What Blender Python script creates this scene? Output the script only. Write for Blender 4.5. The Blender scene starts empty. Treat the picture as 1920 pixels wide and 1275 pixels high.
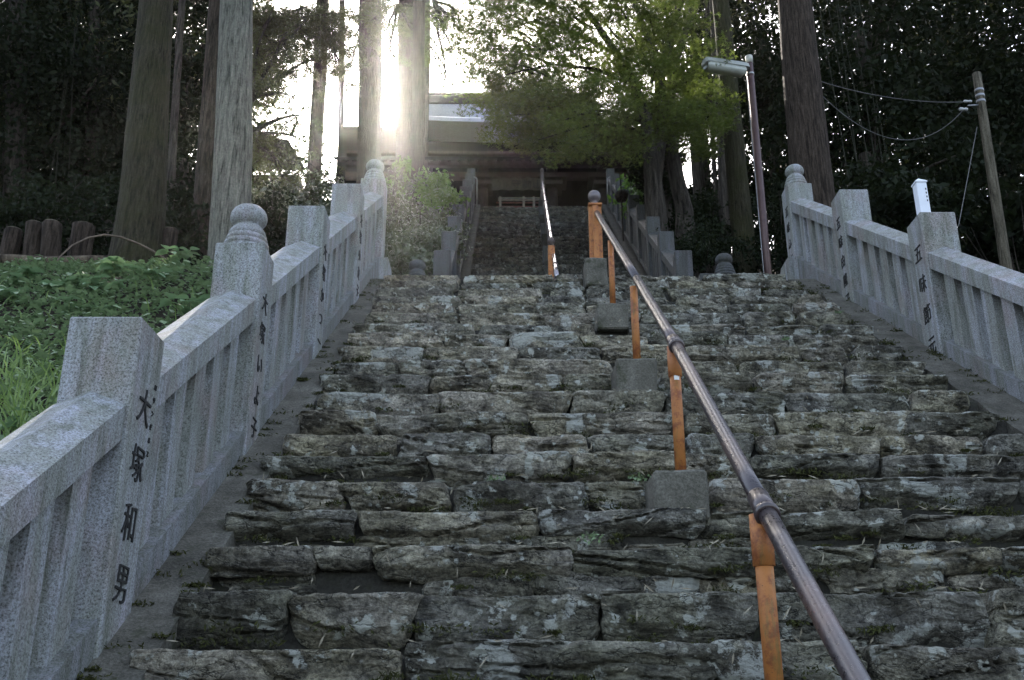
import bpy, math, random
import numpy as np
from mathutils import Vector

# ------------------------------------------------------------------ camera, world, sun, exposure
scene = bpy.context.scene
COL = scene.collection
random.seed(7)
RNG = np.random.default_rng(7)
FPX, PITCH, YAW, ROLL = 1928.37, .3582, .0066, -.0017      # measured from the photograph (pixels of 1920 x 1275)

def _basis():
    cp, sp, cy, sy = math.cos(PITCH), math.sin(PITCH), math.cos(YAW), math.sin(YAW)
    r = np.array([cy, -sy, 0.]); f = np.array([sy * cp, cy * cp, sp]); u = np.array([-sy * sp, -cy * sp, cp])
    cr, sr = math.cos(ROLL), math.sin(ROLL)
    return r * cr + u * sr, -r * sr + u * cr, f
CR, CU, CF = _basis()
cam_data = bpy.data.cameras.new('camera')
cam = bpy.data.objects.new('camera', cam_data)
COL.objects.link(cam)
from mathutils import Matrix
cam.matrix_world = Matrix(((CR[0], CU[0], -CF[0], 0), (CR[1], CU[1], -CF[1], 0), (CR[2], CU[2], -CF[2], 0), (0, 0, 0, 1)))
cam_data.sensor_width = 36
cam_data.lens = FPX / 1920 * 36
cam_data.clip_start = .05
cam_data.clip_end = 2000
scene.camera = cam

SUN_EL, SUN_AZ = math.radians(34.1), math.radians(-7.75)         # azimuth from +Y, negative = to the left
world = bpy.data.worlds.new('World')
scene.world = world
world.use_nodes = True
wn = world.node_tree
wn.nodes.clear()
sky = wn.nodes.new('ShaderNodeTexSky')
sky.sky_type = 'NISHITA'
sky.sun_disc = False
sky.sun_elevation = SUN_EL
sky.sun_rotation = SUN_AZ
sky.altitude = 200
sky.dust_density = 2.5
bg = wn.nodes.new('ShaderNodeBackground')
bg.inputs['Strength'].default_value = .12
hs = wn.nodes.new('ShaderNodeHueSaturation')      # thin high cloud: a paler sky than clear air
hs.inputs['Saturation'].default_value = .68
wo = wn.nodes.new('ShaderNodeOutputWorld')
wn.links.new(sky.outputs[0], hs.inputs['Color'])
wn.links.new(hs.outputs[0], bg.inputs[0])
wn.links.new(bg.outputs[0], wo.inputs[0])

sl = bpy.data.lights.new('sun', 'SUN')
sl.energy = 3.5
sl.angle = math.radians(.5)
sl.color = (1, .93, .82)
so = bpy.data.objects.new('sun', sl)
COL.objects.link(so)
sd = Vector((math.sin(SUN_AZ) * math.cos(SUN_EL), math.cos(SUN_AZ) * math.cos(SUN_EL), math.sin(SUN_EL)))
so.rotation_euler = sd.to_track_quat('Z', 'Y').to_euler()
so.location = sd * 60

vs = scene.view_settings
vs.view_transform = 'Standard'
vs.look = 'None'
vs.exposure = 2.5
vs.gamma = 1
vs.use_curve_mapping = False
scene.cycles.max_bounces = 6
scene.cycles.diffuse_bounces = 3
scene.cycles.transparent_max_bounces = 4
scene.cycles.use_denoising = True

def at(x, y, Y):
    """the point at distance Y (metres ahead) that a pixel of the photograph shows"""
    u, v = (x - 960) / FPX, (637.5 - y) / FPX
    d = CF + CR * u + CU * v
    return d * (Y / d[1])
def on_slope(x, y, m, c):
    u, v = (x - 960) / FPX, (637.5 - y) / FPX
    d = CF + CR * u + CU * v
    return d * (c / (m * d[1] - d[2]))

M1 = .6722            # slope of both flights
C1, C2 = 2.0, 3.22    # nosing planes: z = M1*y - C
XL, XR = -1.29, 2.995
def xl2(y): return -.65 - .010 * (y - 11)
def xr2(y): return 2.0 + .045 * (y - 11)

# ------------------------------------------------------------------ noise
def _h(ix, iy, iz, s):
    n = (ix * 374761393 + iy * 668265263 + iz * 2147483647 + s * 1274126177) & 0xFFFFFFFF
    n = ((n ^ (n >> 13)) * 1274126177) & 0xFFFFFFFF
    n = ((n ^ (n >> 15)) * 2246822519) & 0xFFFFFFFF
    return ((n ^ (n >> 16)) & 0xFFFFFF) / float(0xFFFFFF)
def vnoise(P, s=0):
    P = np.asarray(P, float)
    i = np.floor(P).astype(np.int64); f = P - i
    f = f * f * (3 - 2 * f)
    r = 0
    for dx in (0, 1):
        for dy in (0, 1):
            for dz in (0, 1):
                w = (f[..., 0] if dx else 1 - f[..., 0]) * (f[..., 1] if dy else 1 - f[..., 1]) * (f[..., 2] if dz else 1 - f[..., 2])
                r = r + w * _h(i[..., 0] + dx, i[..., 1] + dy, i[..., 2] + dz, s)
    return r * 2 - 1
def fbm(P, s=0, o=4):
    P = np.asarray(P, float); r = 0; a = 1; t = 0
    for k in range(o):
        r = r + a * vnoise(P * 2 ** k + 17.3 * k, s + k); t += a; a *= .5
    return r / t

# ------------------------------------------------------------------ object helpers
WL = {}
def wl(o): return WL.get(o.name, np.zeros(3)) if o is not None else np.zeros(3)
def mesh(name, V, Fc, mats, smooth=False, midx=None):
    me = bpy.data.meshes.new(name)
    V = np.asarray(V, float)
    if isinstance(Fc, np.ndarray):
        k = Fc.shape[1]; n = len(Fc)
        me.vertices.add(len(V)); me.vertices.foreach_set('co', V.astype(np.float32).ravel())
        me.loops.add(n * k); me.loops.foreach_set('vertex_index', Fc.astype(np.int32).ravel())
        me.polygons.add(n); me.polygons.foreach_set('loop_start', np.arange(0, n * k, k, dtype=np.int32))
        me.update(calc_edges=True)
    else:
        me.from_pydata([tuple(v) for v in V], [], [tuple(f) for f in Fc])
    for m in (mats if isinstance(mats, (list, tuple)) else [mats]):
        me.materials.append(m)
    if smooth:
        me.polygons.foreach_set('use_smooth', np.ones(len(me.polygons), bool))
    if midx is not None:
        me.polygons.foreach_set('material_index', np.asarray(midx, np.int32))
    me.update()
    return me
def obj(name, V, Fc, mat, parent=None, smooth=False, midx=None):
    """link world-space geometry as ONE mesh object, a child of parent if given"""
    me = mesh(name, np.asarray(V, float) - wl(parent), Fc, mat, smooth, midx)
    o = bpy.data.objects.new(name, me)
    COL.objects.link(o)
    if parent is not None: o.parent = parent
    WL[o.name] = wl(parent)
    return o
def tag(o, label=None, cat=None, group=None, kind=None):
    if label: o['label'] = label
    if cat: o['category'] = cat
    if group: o['group'] = group
    if kind: o['kind'] = kind
    return o
def thing(name, label, cat, loc, group=None):
    o = bpy.data.objects.new(name, None)
    o.empty_display_size = .2
    COL.objects.link(o)
    o.location = tuple(loc)
    WL[o.name] = np.array(loc, float)
    return tag(o, label, cat, group)
def dup(o, loc, parent=None, scale=None, rot=None):
    c = o.copy(); COL.objects.link(c); c.location = tuple(loc)
    if parent is not None: c.parent = parent
    if scale is not None: c.scale = scale
    if rot is not None: c.rotation_euler = rot
    return c
class MB:
    """collects shapes for one mesh"""
    def __init__(s): s.v = []; s.f = []; s.n = 0
    def add(s, V, Fc):
        V = np.asarray(V, float)
        s.v.append(V); s.f += [tuple(int(i) + s.n for i in f) for f in Fc]; s.n += len(V)
        return s
    def box(s, a, b, bev=0.):
        V, Fc = box(a, b, bev); return s.add(V, Fc)
    def tube(s, pts, rad, seg=10, cap=True):
        V, Fc = tube(pts, rad, seg, cap); return s.add(V, Fc)
    def build(s, name, mat, parent=None, smooth=False):
        return obj(name, np.concatenate(s.v), s.f, mat, parent, smooth)
def box(a, b, bev=0.):
    a = np.array(a, float); b = np.array(b, float)
    lo, hi = np.minimum(a, b), np.maximum(a, b)
    if bev <= 0:
        V = [(x, y, z) for x in (lo[0], hi[0]) for y in (lo[1], hi[1]) for z in (lo[2], hi[2])]
        return np.array(V), [(0, 1, 3, 2), (4, 6, 7, 5), (0, 4, 5, 1), (2, 3, 7, 6), (0, 2, 6, 4), (1, 5, 7, 3)]
    V = []; idx = {}
    for sx in (0, 1):
        for sy in (0, 1):
            for sz in (0, 1):
                c = np.array([hi[0] if sx else lo[0], hi[1] if sy else lo[1], hi[2] if sz else lo[2]])
                sg = np.array([-1 if sx else 1, -1 if sy else 1, -1 if sz else 1]) * bev
                for ax in range(3):
                    p = c + sg; p[ax] = c[ax]
                    idx[(sx, sy, sz, ax)] = len(V); V.append(p)
    Fc = []
    for ax in range(3):
        o = [i for i in range(3) if i != ax]
        for s_ in (0, 1):
            q = []
            for a_, b_ in ((0, 0), (1, 0), (1, 1), (0, 1)):
                k = [0, 0, 0]; k[ax] = s_; k[o[0]] = a_; k[o[1]] = b_
                q.append(idx[(*k, ax)])
            Fc.append(q)
    for ax in range(3):            # edges
        o = [i for i in range(3) if i != ax]
        for a_ in (0, 1):
            for b_ in (0, 1):
                k0 = [0, 0, 0]; k0[o[0]] = a_; k0[o[1]] = b_; k1 = list(k0); k1[ax] = 1
                Fc.append([idx[(*k0, o[0])], idx[(*k1, o[0])], idx[(*k1, o[1])], idx[(*k0, o[1])]])
    for sx in (0, 1):
        for sy in (0, 1):
            for sz in (0, 1):
                Fc.append([idx[(sx, sy, sz, 0)], idx[(sx, sy, sz, 1)], idx[(sx, sy, sz, 2)]])
    return np.array(V), Fc
def tube(pts, rad, seg=10, cap=True):
    pts = np.asarray(pts, float); n = len(pts)
    rad = np.full(n, rad) if np.isscalar(rad) else np.asarray(rad, float)
    T = np.gradient(pts, axis=0); T /= np.linalg.norm(T, axis=1)[:, None]
    ref = np.array([0, 0, 1.]) if abs(T[0][2]) < .9 else np.array([0, 1., 0])
    V = []
    for i in range(n):
        u = np.cross(T[i], ref); u /= np.linalg.norm(u); w = np.cross(T[i], u)
        a = np.arange(seg) * 2 * math.pi / seg
        V.append(pts[i] + rad[i] * (np.cos(a)[:, None] * u + np.sin(a)[:, None] * w))
    V = np.concatenate(V); Fc = []
    for i in range(n - 1):
        for j in range(seg):
            k = (j + 1) % seg
            Fc.append((i * seg + j, i * seg + k, (i + 1) * seg + k, (i + 1) * seg + j))
    if cap:
        Fc.append(tuple(range(seg))[::-1]); Fc.append(tuple((n - 1) * seg + j for j in range(seg)))
    return V, Fc
def lathe(cx, cy, prof, seg=28):
    """prof: list of (radius, z)"""
    a = np.arange(seg) * 2 * math.pi / seg
    V = []; Fc = []
    for r, z in prof:
        V.append(np.stack([cx + r * np.cos(a), cy + r * np.sin(a), np.full(seg, z)], 1))
    n = len(prof)
    for i in range(n - 1):
        for j in range(seg):
            k = (j + 1) % seg
            Fc.append((i * seg + j, i * seg + k, (i + 1) * seg + k, (i + 1) * seg + j))
    Fc.append(tuple((n - 1) * seg + j for j in range(seg))); Fc.append(tuple(range(seg))[::-1])
    return np.concatenate(V), Fc
def grid_faces(nu, nv, closed_v=False):
    i = np.arange(nu - 1)[:, None]; j = np.arange(nv if closed_v else nv - 1)[None]
    j2 = (j + 1) % nv
    F = np.stack([i * nv + j, i * nv + j2, (i + 1) * nv + j2, (i + 1) * nv + j], -1)
    return F.reshape(-1, 4)

# ------------------------------------------------------------------ materials
class NT:
    def __init__(s, name):
        s.m = bpy.data.materials.new(name); s.m.use_nodes = True; s.t = s.m.node_tree; s.t.nodes.clear()
        s.out = s.n('ShaderNodeOutputMaterial')
    def n(s, t, **k):
        x = s.t.nodes.new(t)
        for a, b in k.items(): setattr(x, a, b)
        return x
    def l(s, a, b): s.t.links.new(a, b)
    def coord(s, scale=(1, 1, 1), kind='Object', rnd=True):
        tc = s.n('ShaderNodeTexCoord'); mp = s.n('ShaderNodeMapping'); mp.inputs['Scale'].default_value = scale
        s.l(tc.outputs[kind], mp.inputs['Vector'])
        if rnd:
            oi = s.n('ShaderNodeObjectInfo'); mu = s.n('ShaderNodeMath', operation='MULTIPLY'); mu.inputs[1].default_value = 37.
            s.l(oi.outputs['Random'], mu.inputs[0]); s.l(mu.outputs[0], mp.inputs['Location'])
        return mp.outputs[0]
    def noise(s, co, scale, detail=6, rough=.6, dist=0.):
        x = s.n('ShaderNodeTexNoise'); x.inputs['Scale'].default_value = scale; x.inputs['Detail'].default_value = detail
        x.inputs['Roughness'].default_value = rough; x.inputs['Distortion'].default_value = dist
        s.l(co, x.inputs['Vector']); return x.outputs['Fac']
    def voro(s, co, scale, feature='F1'):
        x = s.n('ShaderNodeTexVoronoi', feature=feature); x.inputs['Scale'].default_value = scale; s.l(co, x.inputs['Vector']); return x.outputs['Distance']
    def ramp(s, fac, stops, interp='LINEAR'):
        x = s.n('ShaderNodeValToRGB'); x.color_ramp.interpolation = interp
        e = x.color_ramp.elements
        while len(e) < len(stops): e.new(.5)
        for k, (p, c) in enumerate(stops):
            e[k].position = p; e[k].color = (c, c, c, 1) if np.isscalar(c) else (*c, 1)
        s.l(fac, x.inputs[0]); return x.outputs[0]
    def mix(s, a, b, fac, mode='MIX'):
        x = s.n('ShaderNodeMix', data_type='RGBA', blend_type=mode)
        for k, v in ((0, fac), (6, a), (7, b)):
            if isinstance(v, (int, float)): x.inputs[k].default_value = v
            elif isinstance(v, tuple): x.inputs[k].default_value = (*v, 1)
            else: s.l(v, x.inputs[k])
        return x.outputs[2]
    def math(s, op, a, b=0.):
        x = s.n('ShaderNodeMath', operation=op)
        for k, v in ((0, a), (1, b)):
            if isinstance(v, (int, float)): x.inputs[k].default_value = v
            else: s.l(v, x.inputs[k])
        return x.outputs[0]
    def pr(s, col, rough=.8, metal=0., spec=.5, bump=None, bd=.02, bs=.6):
        p = s.n('ShaderNodeBsdfPrincipled')
        for k, v in (('Base Color', col), ('Roughness', rough), ('Metallic', metal), ('Specular IOR Level', spec)):
            if isinstance(v, tuple): p.inputs[k].default_value = (*v, 1)
            elif isinstance(v, (int, float)): p.inputs[k].default_value = v
            else: s.l(v, p.inputs[k])
        if bump is not None:
            b = s.n('ShaderNodeBump'); b.inputs['Strength'].default_value = bs; b.inputs['Distance'].default_value = bd
            s.l(bump, b.inputs['Height']); s.l(b.outputs[0], p.inputs['Normal'])
        s.p = p
        s.l(p.outputs[0], s.out.inputs[0])
        return s.m
    def rnd(s):
        return s.n('ShaderNodeObjectInfo').outputs['Random']

def mat_schist(name='step_stone', k=1.5, lich=1.0):
    t = NT(name)
    lay = t.coord((2.2, 3, 4.8)); iso = t.coord((1, 1, 1))
    n1 = t.noise(lay, 3.2, 10, .76, .8)
    n2 = t.noise(iso, 7, 9, .72)
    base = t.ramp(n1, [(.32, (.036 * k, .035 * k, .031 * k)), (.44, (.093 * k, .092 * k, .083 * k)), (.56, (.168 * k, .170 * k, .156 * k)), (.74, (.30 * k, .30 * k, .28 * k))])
    mot = t.ramp(n2, [(.36, .18), (.46, .9), (.66, 1.9)])
    c = t.mix(base, mot, .85, 'MULTIPLY')
    c = t.mix(c, t.mix(c, (.92, .93, .80), 1., 'MULTIPLY'), t.ramp(t.noise(iso, 1.9, 4), [(.4, 0.), (.62, 1.)]))
    c = t.mix(c, t.mix(c, (1.06, .99, .92), 1., 'MULTIPLY'), t.ramp(t.rnd(), [(.3, 0.), (.9, 1.)]))
    c = t.mix(c, t.ramp(t.rnd(), [(0, .62), (1, 1.12)]), 1., 'MULTIPLY')
    dirt = t.ramp(t.noise(iso, 3.4, 9, .75), [(.52, 0.), (.64, .85)])
    c = t.mix(c, (.038, .034, .026), dirt)
    c = t.mix(c, (.050, .052, .026), t.ramp(t.noise(iso, 6.5, 8, .78), [(.62, 0.), (.76, .5)]))
    edge = t.noise(iso, 17, 8, .8)
    reg = t.math('ADD', t.noise(iso, 4.2, 2, .4), t.math('MULTIPLY', t.math('SUBTRACT', edge, .5), .42))
    lic = t.ramp(reg, [(.645, 0.), (.665, 1.)])
    lic2 = t.ramp(t.math('ADD', t.noise(iso, 11, 3, .5), t.math('MULTIPLY', t.math('SUBTRACT', t.noise(iso, 50, 5, .8), .5), .35)), [(.625, 0.), (.66, 1.)])
    c = t.mix(c, (1.04, 1.0, .945), 1., 'MULTIPLY')
    sp = t.math('ADD', t.voro(iso, 19), t.math('MULTIPLY', t.math('SUBTRACT', t.noise(iso, 60, 4, .7), .5), .16))
    spots = t.math('MULTIPLY', t.ramp(sp, [(.17, 1.), (.24, 0.)]), t.ramp(t.noise(iso, 5, 2), [(.53, 0.), (.60, 1.)]))
    c = t.mix(c, (.46, .48, .44), t.math('MULTIPLY', spots, .75 * lich))
    fine = t.noise(iso, 75, 7, .8)
    c = t.mix(c, t.ramp(fine, [(.34, .22), (.48, 1.), (.66, 1.9)]), .9, 'MULTIPLY')
    c = t.mix(c, t.mix((.52, .54, .50), t.ramp(fine, [(.3, .6), (.6, 1.1)]), .8, 'MULTIPLY'), t.math('MULTIPLY', lic, .72 * lich))
    c = t.mix(c, (.56, .58, .52), t.math('MULTIPLY', lic2, .75 * lich))
    # thin split lines, running mostly along the bedding
    vm = t.n('ShaderNodeVectorMath', operation='ADD'); nz = t.n('ShaderNodeTexNoise'); nz.inputs['Scale'].default_value = 3.; nz.inputs['Detail'].default_value = 5
    sc_ = t.n('ShaderNodeVectorMath', operation='SCALE'); sc_.inputs['Scale'].default_value = 1.1
    t.l(lay, nz.inputs['Vector']); t.l(nz.outputs['Color'], sc_.inputs[0]); t.l(lay, vm.inputs[0]); t.l(sc_.outputs[0], vm.inputs[1])
    ve = t.voro(vm.outputs[0], 1.7, 'DISTANCE_TO_EDGE')
    crk = t.ramp(ve, [(.0, 0.), (.022, 1.)]); facet = t.ramp(ve, [(.0, 0.), (.25, 1.)])
    c = t.mix(c, t.ramp(ve, [(.0, .12), (.016, 1.)]), .85, 'MULTIPLY')
    h = t.math('ADD', t.math('MULTIPLY', n1, 1.1), t.math('ADD', t.math('MULTIPLY', n2, .6), t.math('MULTIPLY', fine, .45)))
    h = t.math('ADD', h, t.math('ADD', t.math('MULTIPLY', crk, .5), t.math('MULTIPLY', facet, .35)))
    return t.pr(c, .88, 0, .3, h, .045, 1.)
def mat_granite(name, dark=1., warm=0.):
    t = NT(name)
    iso = t.coord((1, 1, 1))
    f = t.noise(iso, 122, 4, .85); g = t.voro(iso, 120); big = t.noise(iso, 3.0, 5, .6)
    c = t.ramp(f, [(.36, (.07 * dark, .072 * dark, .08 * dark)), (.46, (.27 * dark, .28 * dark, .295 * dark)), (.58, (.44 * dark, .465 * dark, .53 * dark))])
    c = t.mix(c, (.10, .10, .11), t.ramp(g, [(.10, .8), (.26, 0.)]))
    st = t.coord((5, 5, .7))
    stain = t.ramp(t.noise(st, 2.2, 6, .65), [(.36, 0.), (.56, .9)])
    c = t.mix(c, t.mix(c, (.66, .67, .54), 1., 'MULTIPLY'), stain)
    bl = t.ramp(t.noise(st, 4.1, 7, .7), [(.50, 0.), (.64, .8)])
    c = t.mix(c, t.mix(c, (.50, .51, .44), 1., 'MULTIPLY'), bl)
    pink = t.ramp(big, [(.5, 0.), (.66, .6)])
    c = t.mix(c, t.mix(c, (1., .80, .78), 1., 'MULTIPLY'), pink)
    return t.pr(c, .72, 0, .4, t.math('ADD', f, t.math('MULTIPLY', big, .6)), .004, .7)
def mat_concrete(name='old_concrete', k=1., mossy=.6):
    t = NT(name)
    iso = t.coord((1, 1, 1))
    n = t.noise(iso, 4, 9, .7); f = t.noise(iso, 90, 3, .7)
    c = t.ramp(n, [(.3, (.09 * k, .086 * k, .072 * k)), (.5, (.19 * k, .182 * k, .152 * k)), (.72, (.34 * k, .33 * k, .285 * k))])
    c = t.mix(c, t.ramp(f, [(.35, .55), (.65, 1.35)]), .8, 'MULTIPLY')
    c = t.mix(c, (.035, .038, .022), t.ramp(t.noise(iso, 9, 8, .75), [(.54, 0.), (.66, mossy)]))
    return t.pr(c, .92, 0, .2, t.math('ADD', n, t.math('MULTIPLY', f, .4)), .012, .9)
def mat_bark(name, c0, c1, scale=1., moss=None, mk=.5):
    t = NT(name)
    v = t.coord((9 * scale, 9 * scale, .9 * scale)); iso = t.coord((1, 1, 1))
    n = t.noise(v, 2.4, 9, .7, .5); b = t.noise(iso, 2.2, 6, .7)
    w = t.ramp(n, [(.34, tuple(x * .22 for x in c0)), (.46, c0), (.62, c1), (.8, tuple(x * 1.35 for x in c1))])
    w = t.mix(w, t.ramp(t.noise(iso, 40, 4, .7), [(.3, .6), (.7, 1.35)]), .7, 'MULTIPLY')
    if moss: w = t.mix(w, moss, t.ramp(b, [(.42, 0.), (.62, mk)]))
    return t.pr(w, .95, 0, .15, t.math('ADD', n, t.math('MULTIPLY', b, .3)), .05, 1.)
def mat_leaf(name, c0, c1, trans=.35, tc=(.25, .35, .05), rough=.45, spec=.4):
    t = NT(name)
    geo = t.n('ShaderNodeNewGeometry')
    ri = geo.outputs['Random Per Island']
    c = t.ramp(ri, [(0, c0), (1, c1)])
    m = t.pr(c, rough, 0, spec)
    if trans > 0:
        tr = t.n('ShaderNodeBsdfTranslucent')
        c2 = t.mix(c, tc, .6)
        t.l(c2, tr.inputs[0])
        mx = t.n('ShaderNodeMixShader'); mx.inputs[0].default_value = trans
        t.l(t.p.outputs[0], mx.inputs[1]); t.l(tr.outputs[0], mx.inputs[2]); t.l(mx.outputs[0], t.out.inputs[0])
    return m
def mat_simple(name, col, rough=.7, metal=0., spec=.4, var=.35, sc=12, bump=.003):
    t = NT(name); iso = t.coord((1, 1, 1))
    n = t.noise(iso, sc, 7, .7)
    c = t.mix(col, t.ramp(n, [(.3, 1 - var), (.7, 1 + var)]), 1., 'MULTIPLY')
    return t.pr(c, rough, metal, spec, n, bump, .6)
def mat_orange():
    t = NT('orange_paint'); iso = t.coord((1, 1, 1)); st = t.coord((4, 4, .8))
    n = t.noise(iso, 16, 8, .75)
    c = t.ramp(t.noise(iso, 5, 5), [(.3, (.27, .095, .022)), (.7, (.38, .15, .038))])
    c = t.mix(c, (.16, .045, .015), t.ramp(n, [(.48, 0.), (.60, .9)]))
    c = t.mix(c, (.12, .10, .03), t.ramp(t.noise(st, 9, 6, .7), [(.55, 0.), (.7, .7)]))
    c = t.mix(c, (.05, .03, .02), t.ramp(t.noise(iso, 75, 3, .7), [(.66, 0.), (.74, .9)]))
    return t.pr(c, .6, 0, .4, n, .004, .7)
def mat_pipe():
    t = NT('worn_brown_paint'); iso = t.coord((1, 1, 1))
    n = t.noise(iso, 60, 6, .7); b = t.noise(iso, 3.5, 6, .6)
    c = t.ramp(n, [(.35, (.014, .010, .012)), (.6, (.034, .026, .029))])
    c = t.mix(c, (.09, .05, .038), t.ramp(b, [(.48, 0.), (.66, .7)]))
    c = t.mix(c, (.28, .05, .04), t.ramp(t.noise(iso, 24, 6, .7), [(.68, 0.), (.76, .8)]))
    return t.pr(c, t.ramp(n, [(.3, .22), (.7, .42)]), .0, .7, n, .0010, .6)

M_STONE = mat_schist()
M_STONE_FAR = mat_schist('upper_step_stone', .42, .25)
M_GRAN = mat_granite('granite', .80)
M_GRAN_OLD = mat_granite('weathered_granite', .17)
M_CONC = mat_concrete('old_concrete', .46, .8)
M_KERB = mat_granite('kerb_granite', .55)
M_CONC2 = mat_concrete('mossy_concrete', .50, .95)
M_DIRT = mat_concrete('packed_soil', .16, .6)
M_INK = mat_simple('black_lacquer_paint', (.012, .012, .012), .7, var=.4)
M_ORANGE = mat_orange()
M_PIPE = mat_pipe()
M_CEDAR = mat_bark('cedar_bark', (.028, .021, .016), (.066, .051, .040), 1.5)
M_CEDAR_PALE = mat_bark('pale_cedar_bark', (.11, .11, .09), (.19, .185, .155), 1.5)
M_CEDAR_MOSS = mat_bark('mossy_cedar_bark', (.028, .025, .016), (.055, .050, .032), 1.6, (.032, .034, .012), .6)
M_DARKBARK = mat_bark('dark_bark', (.035, .03, .025), (.075, .065, .055))
M_WOOD = mat_simple('old_dark_timber', (.024, .017, .013), .85, sc=6)
M_WOOD_SHADE = mat_simple('shade_toned_timber', (.005, .004, .0035), .95, spec=.1, sc=6)  # darker copy of the old timber; shade under the gate roof put into its colour
M_WOOD_PALE = mat_simple('weathered_pale_timber', (.045, .032, .024), .85, sc=6)
M_ROOF = mat_simple('grey_roof_sheet', (.34, .37, .42), .35, .2, .6, .15, 20)
M_RIDGE = mat_simple('brown_ridge_tile', (.07, .06, .055), .7, sc=10)

M_LEAF_MAPLE = mat_leaf('maple_leaf', (.060, .090, .020), (.135, .165, .035), .28, (.15, .20, .035))
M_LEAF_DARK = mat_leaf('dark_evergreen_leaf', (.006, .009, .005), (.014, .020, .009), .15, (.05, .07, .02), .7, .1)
M_LEAF_BUSH = mat_leaf('glossy_bush_leaf', (.020, .030, .014), (.040, .052, .022), .10, (.20, .28, .04), .28, .6)
M_LEAF_BRIGHT = mat_leaf('bright_shrub_leaf', (.035, .075, .02), (.075, .13, .035), .3, (.25, .45, .06), .45, .4)
M_NEEDLE = mat_leaf('cedar_needle', (.028, .036, .016), (.06, .07, .028), .25, (.14, .15, .03), .6, .2)
M_COVER = mat_leaf('ground_cover_leaf', (.10, .15, .075), (.20, .28, .15), .25, (.2, .3, .12), .5, .35)
M_BIGLEAF = mat_leaf('broad_leaf', (.13, .21, .115), (.20, .30, .17), .25, (.2, .32, .13), .5, .35)
M_GRASS = mat_leaf('grass_blade', (.10, .16, .055), (.20, .28, .11), .35, (.25, .40, .08), .5, .3)
M_STRAW = mat_leaf('dry_leaf', (.16, .14, .10), (.36, .33, .26), .1, (.4, .35, .25), .7, .2)
M_MOSS = mat_leaf('moss', (.030, .032, .014), (.06, .065, .022), .1, (.1, .12, .03), .9, .1)
M_TWIG = mat_simple('dry_twig', (.10, .075, .055), .9)

# ------------------------------------------------------------------ ground
def sst(a, b, x): t = np.clip((x - a) / (b - a), 0, 1); return t * t * (3 - 2 * t)
def ground_z(X, Y):
    X = np.asarray(X, float); Y = np.asarray(Y, float)
    left = 1 - sst(-1.75, -1.5, X); right = sst(3.2, 3.5, X)
    c1 = 2.42 * (1 - left) * (1 - right) + 1.90 * left + 2.25 * right
    top1 = 3.93 + .06 * left + .1 * right
    z1 = np.clip(M1 * Y - c1, -1.6, top1)
    l2 = 1 - sst(-1.1, -.75, X); r2 = sst(2.75, 3.2, X)
    c2 = (3.55) * (1 - l2) * (1 - r2) + 3.0 * l2 + 5.0 * r2
    z2 = np.minimum(M1 * Y - c2, 12.05)
    return np.maximum(z1, z2)
def build_ground():
    xs = np.unique(np.concatenate([np.linspace(-420, -40, 10), np.linspace(-40, -6, 30), np.linspace(-6, 8, 120), np.linspace(8, 45, 30), np.linspace(45, 420, 10)]))
    ys = np.unique(np.concatenate([np.linspace(-60, 0, 12), np.linspace(0, 30, 170), np.linspace(30, 60, 20), np.linspace(60, 900, 14)]))
    X, Y = np.meshgrid(xs, ys, indexing='ij')
    Z = ground_z(X, Y)
    off = np.where((X < -1.8) | (X > 3.6), 1., 0.)
    Z = Z + off * .10 * fbm(np.stack([X * .8, Y * .8, Z * 0], -1), 3)
    V = np.stack([X, Y, Z], -1).reshape(-1, 3)
    t = NT('forest_soil'); iso = t.coord((1, 1, 1), rnd=False)
    n = t.noise(iso, 1.6, 9, .7)
    c = t.ramp(n, [(.3, (.010, .008, .006)), (.6, (.024, .020, .014)), (.8, (.018, .024, .010))])
    m = t.pr(c, .95, 0, .1, t.noise(iso, 12, 8, .7), .05, 1.)
    o = obj('ground', V, grid_faces(len(xs), len(ys)), m, None, True)
    tag(o, kind='structure')
build_ground()

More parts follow.
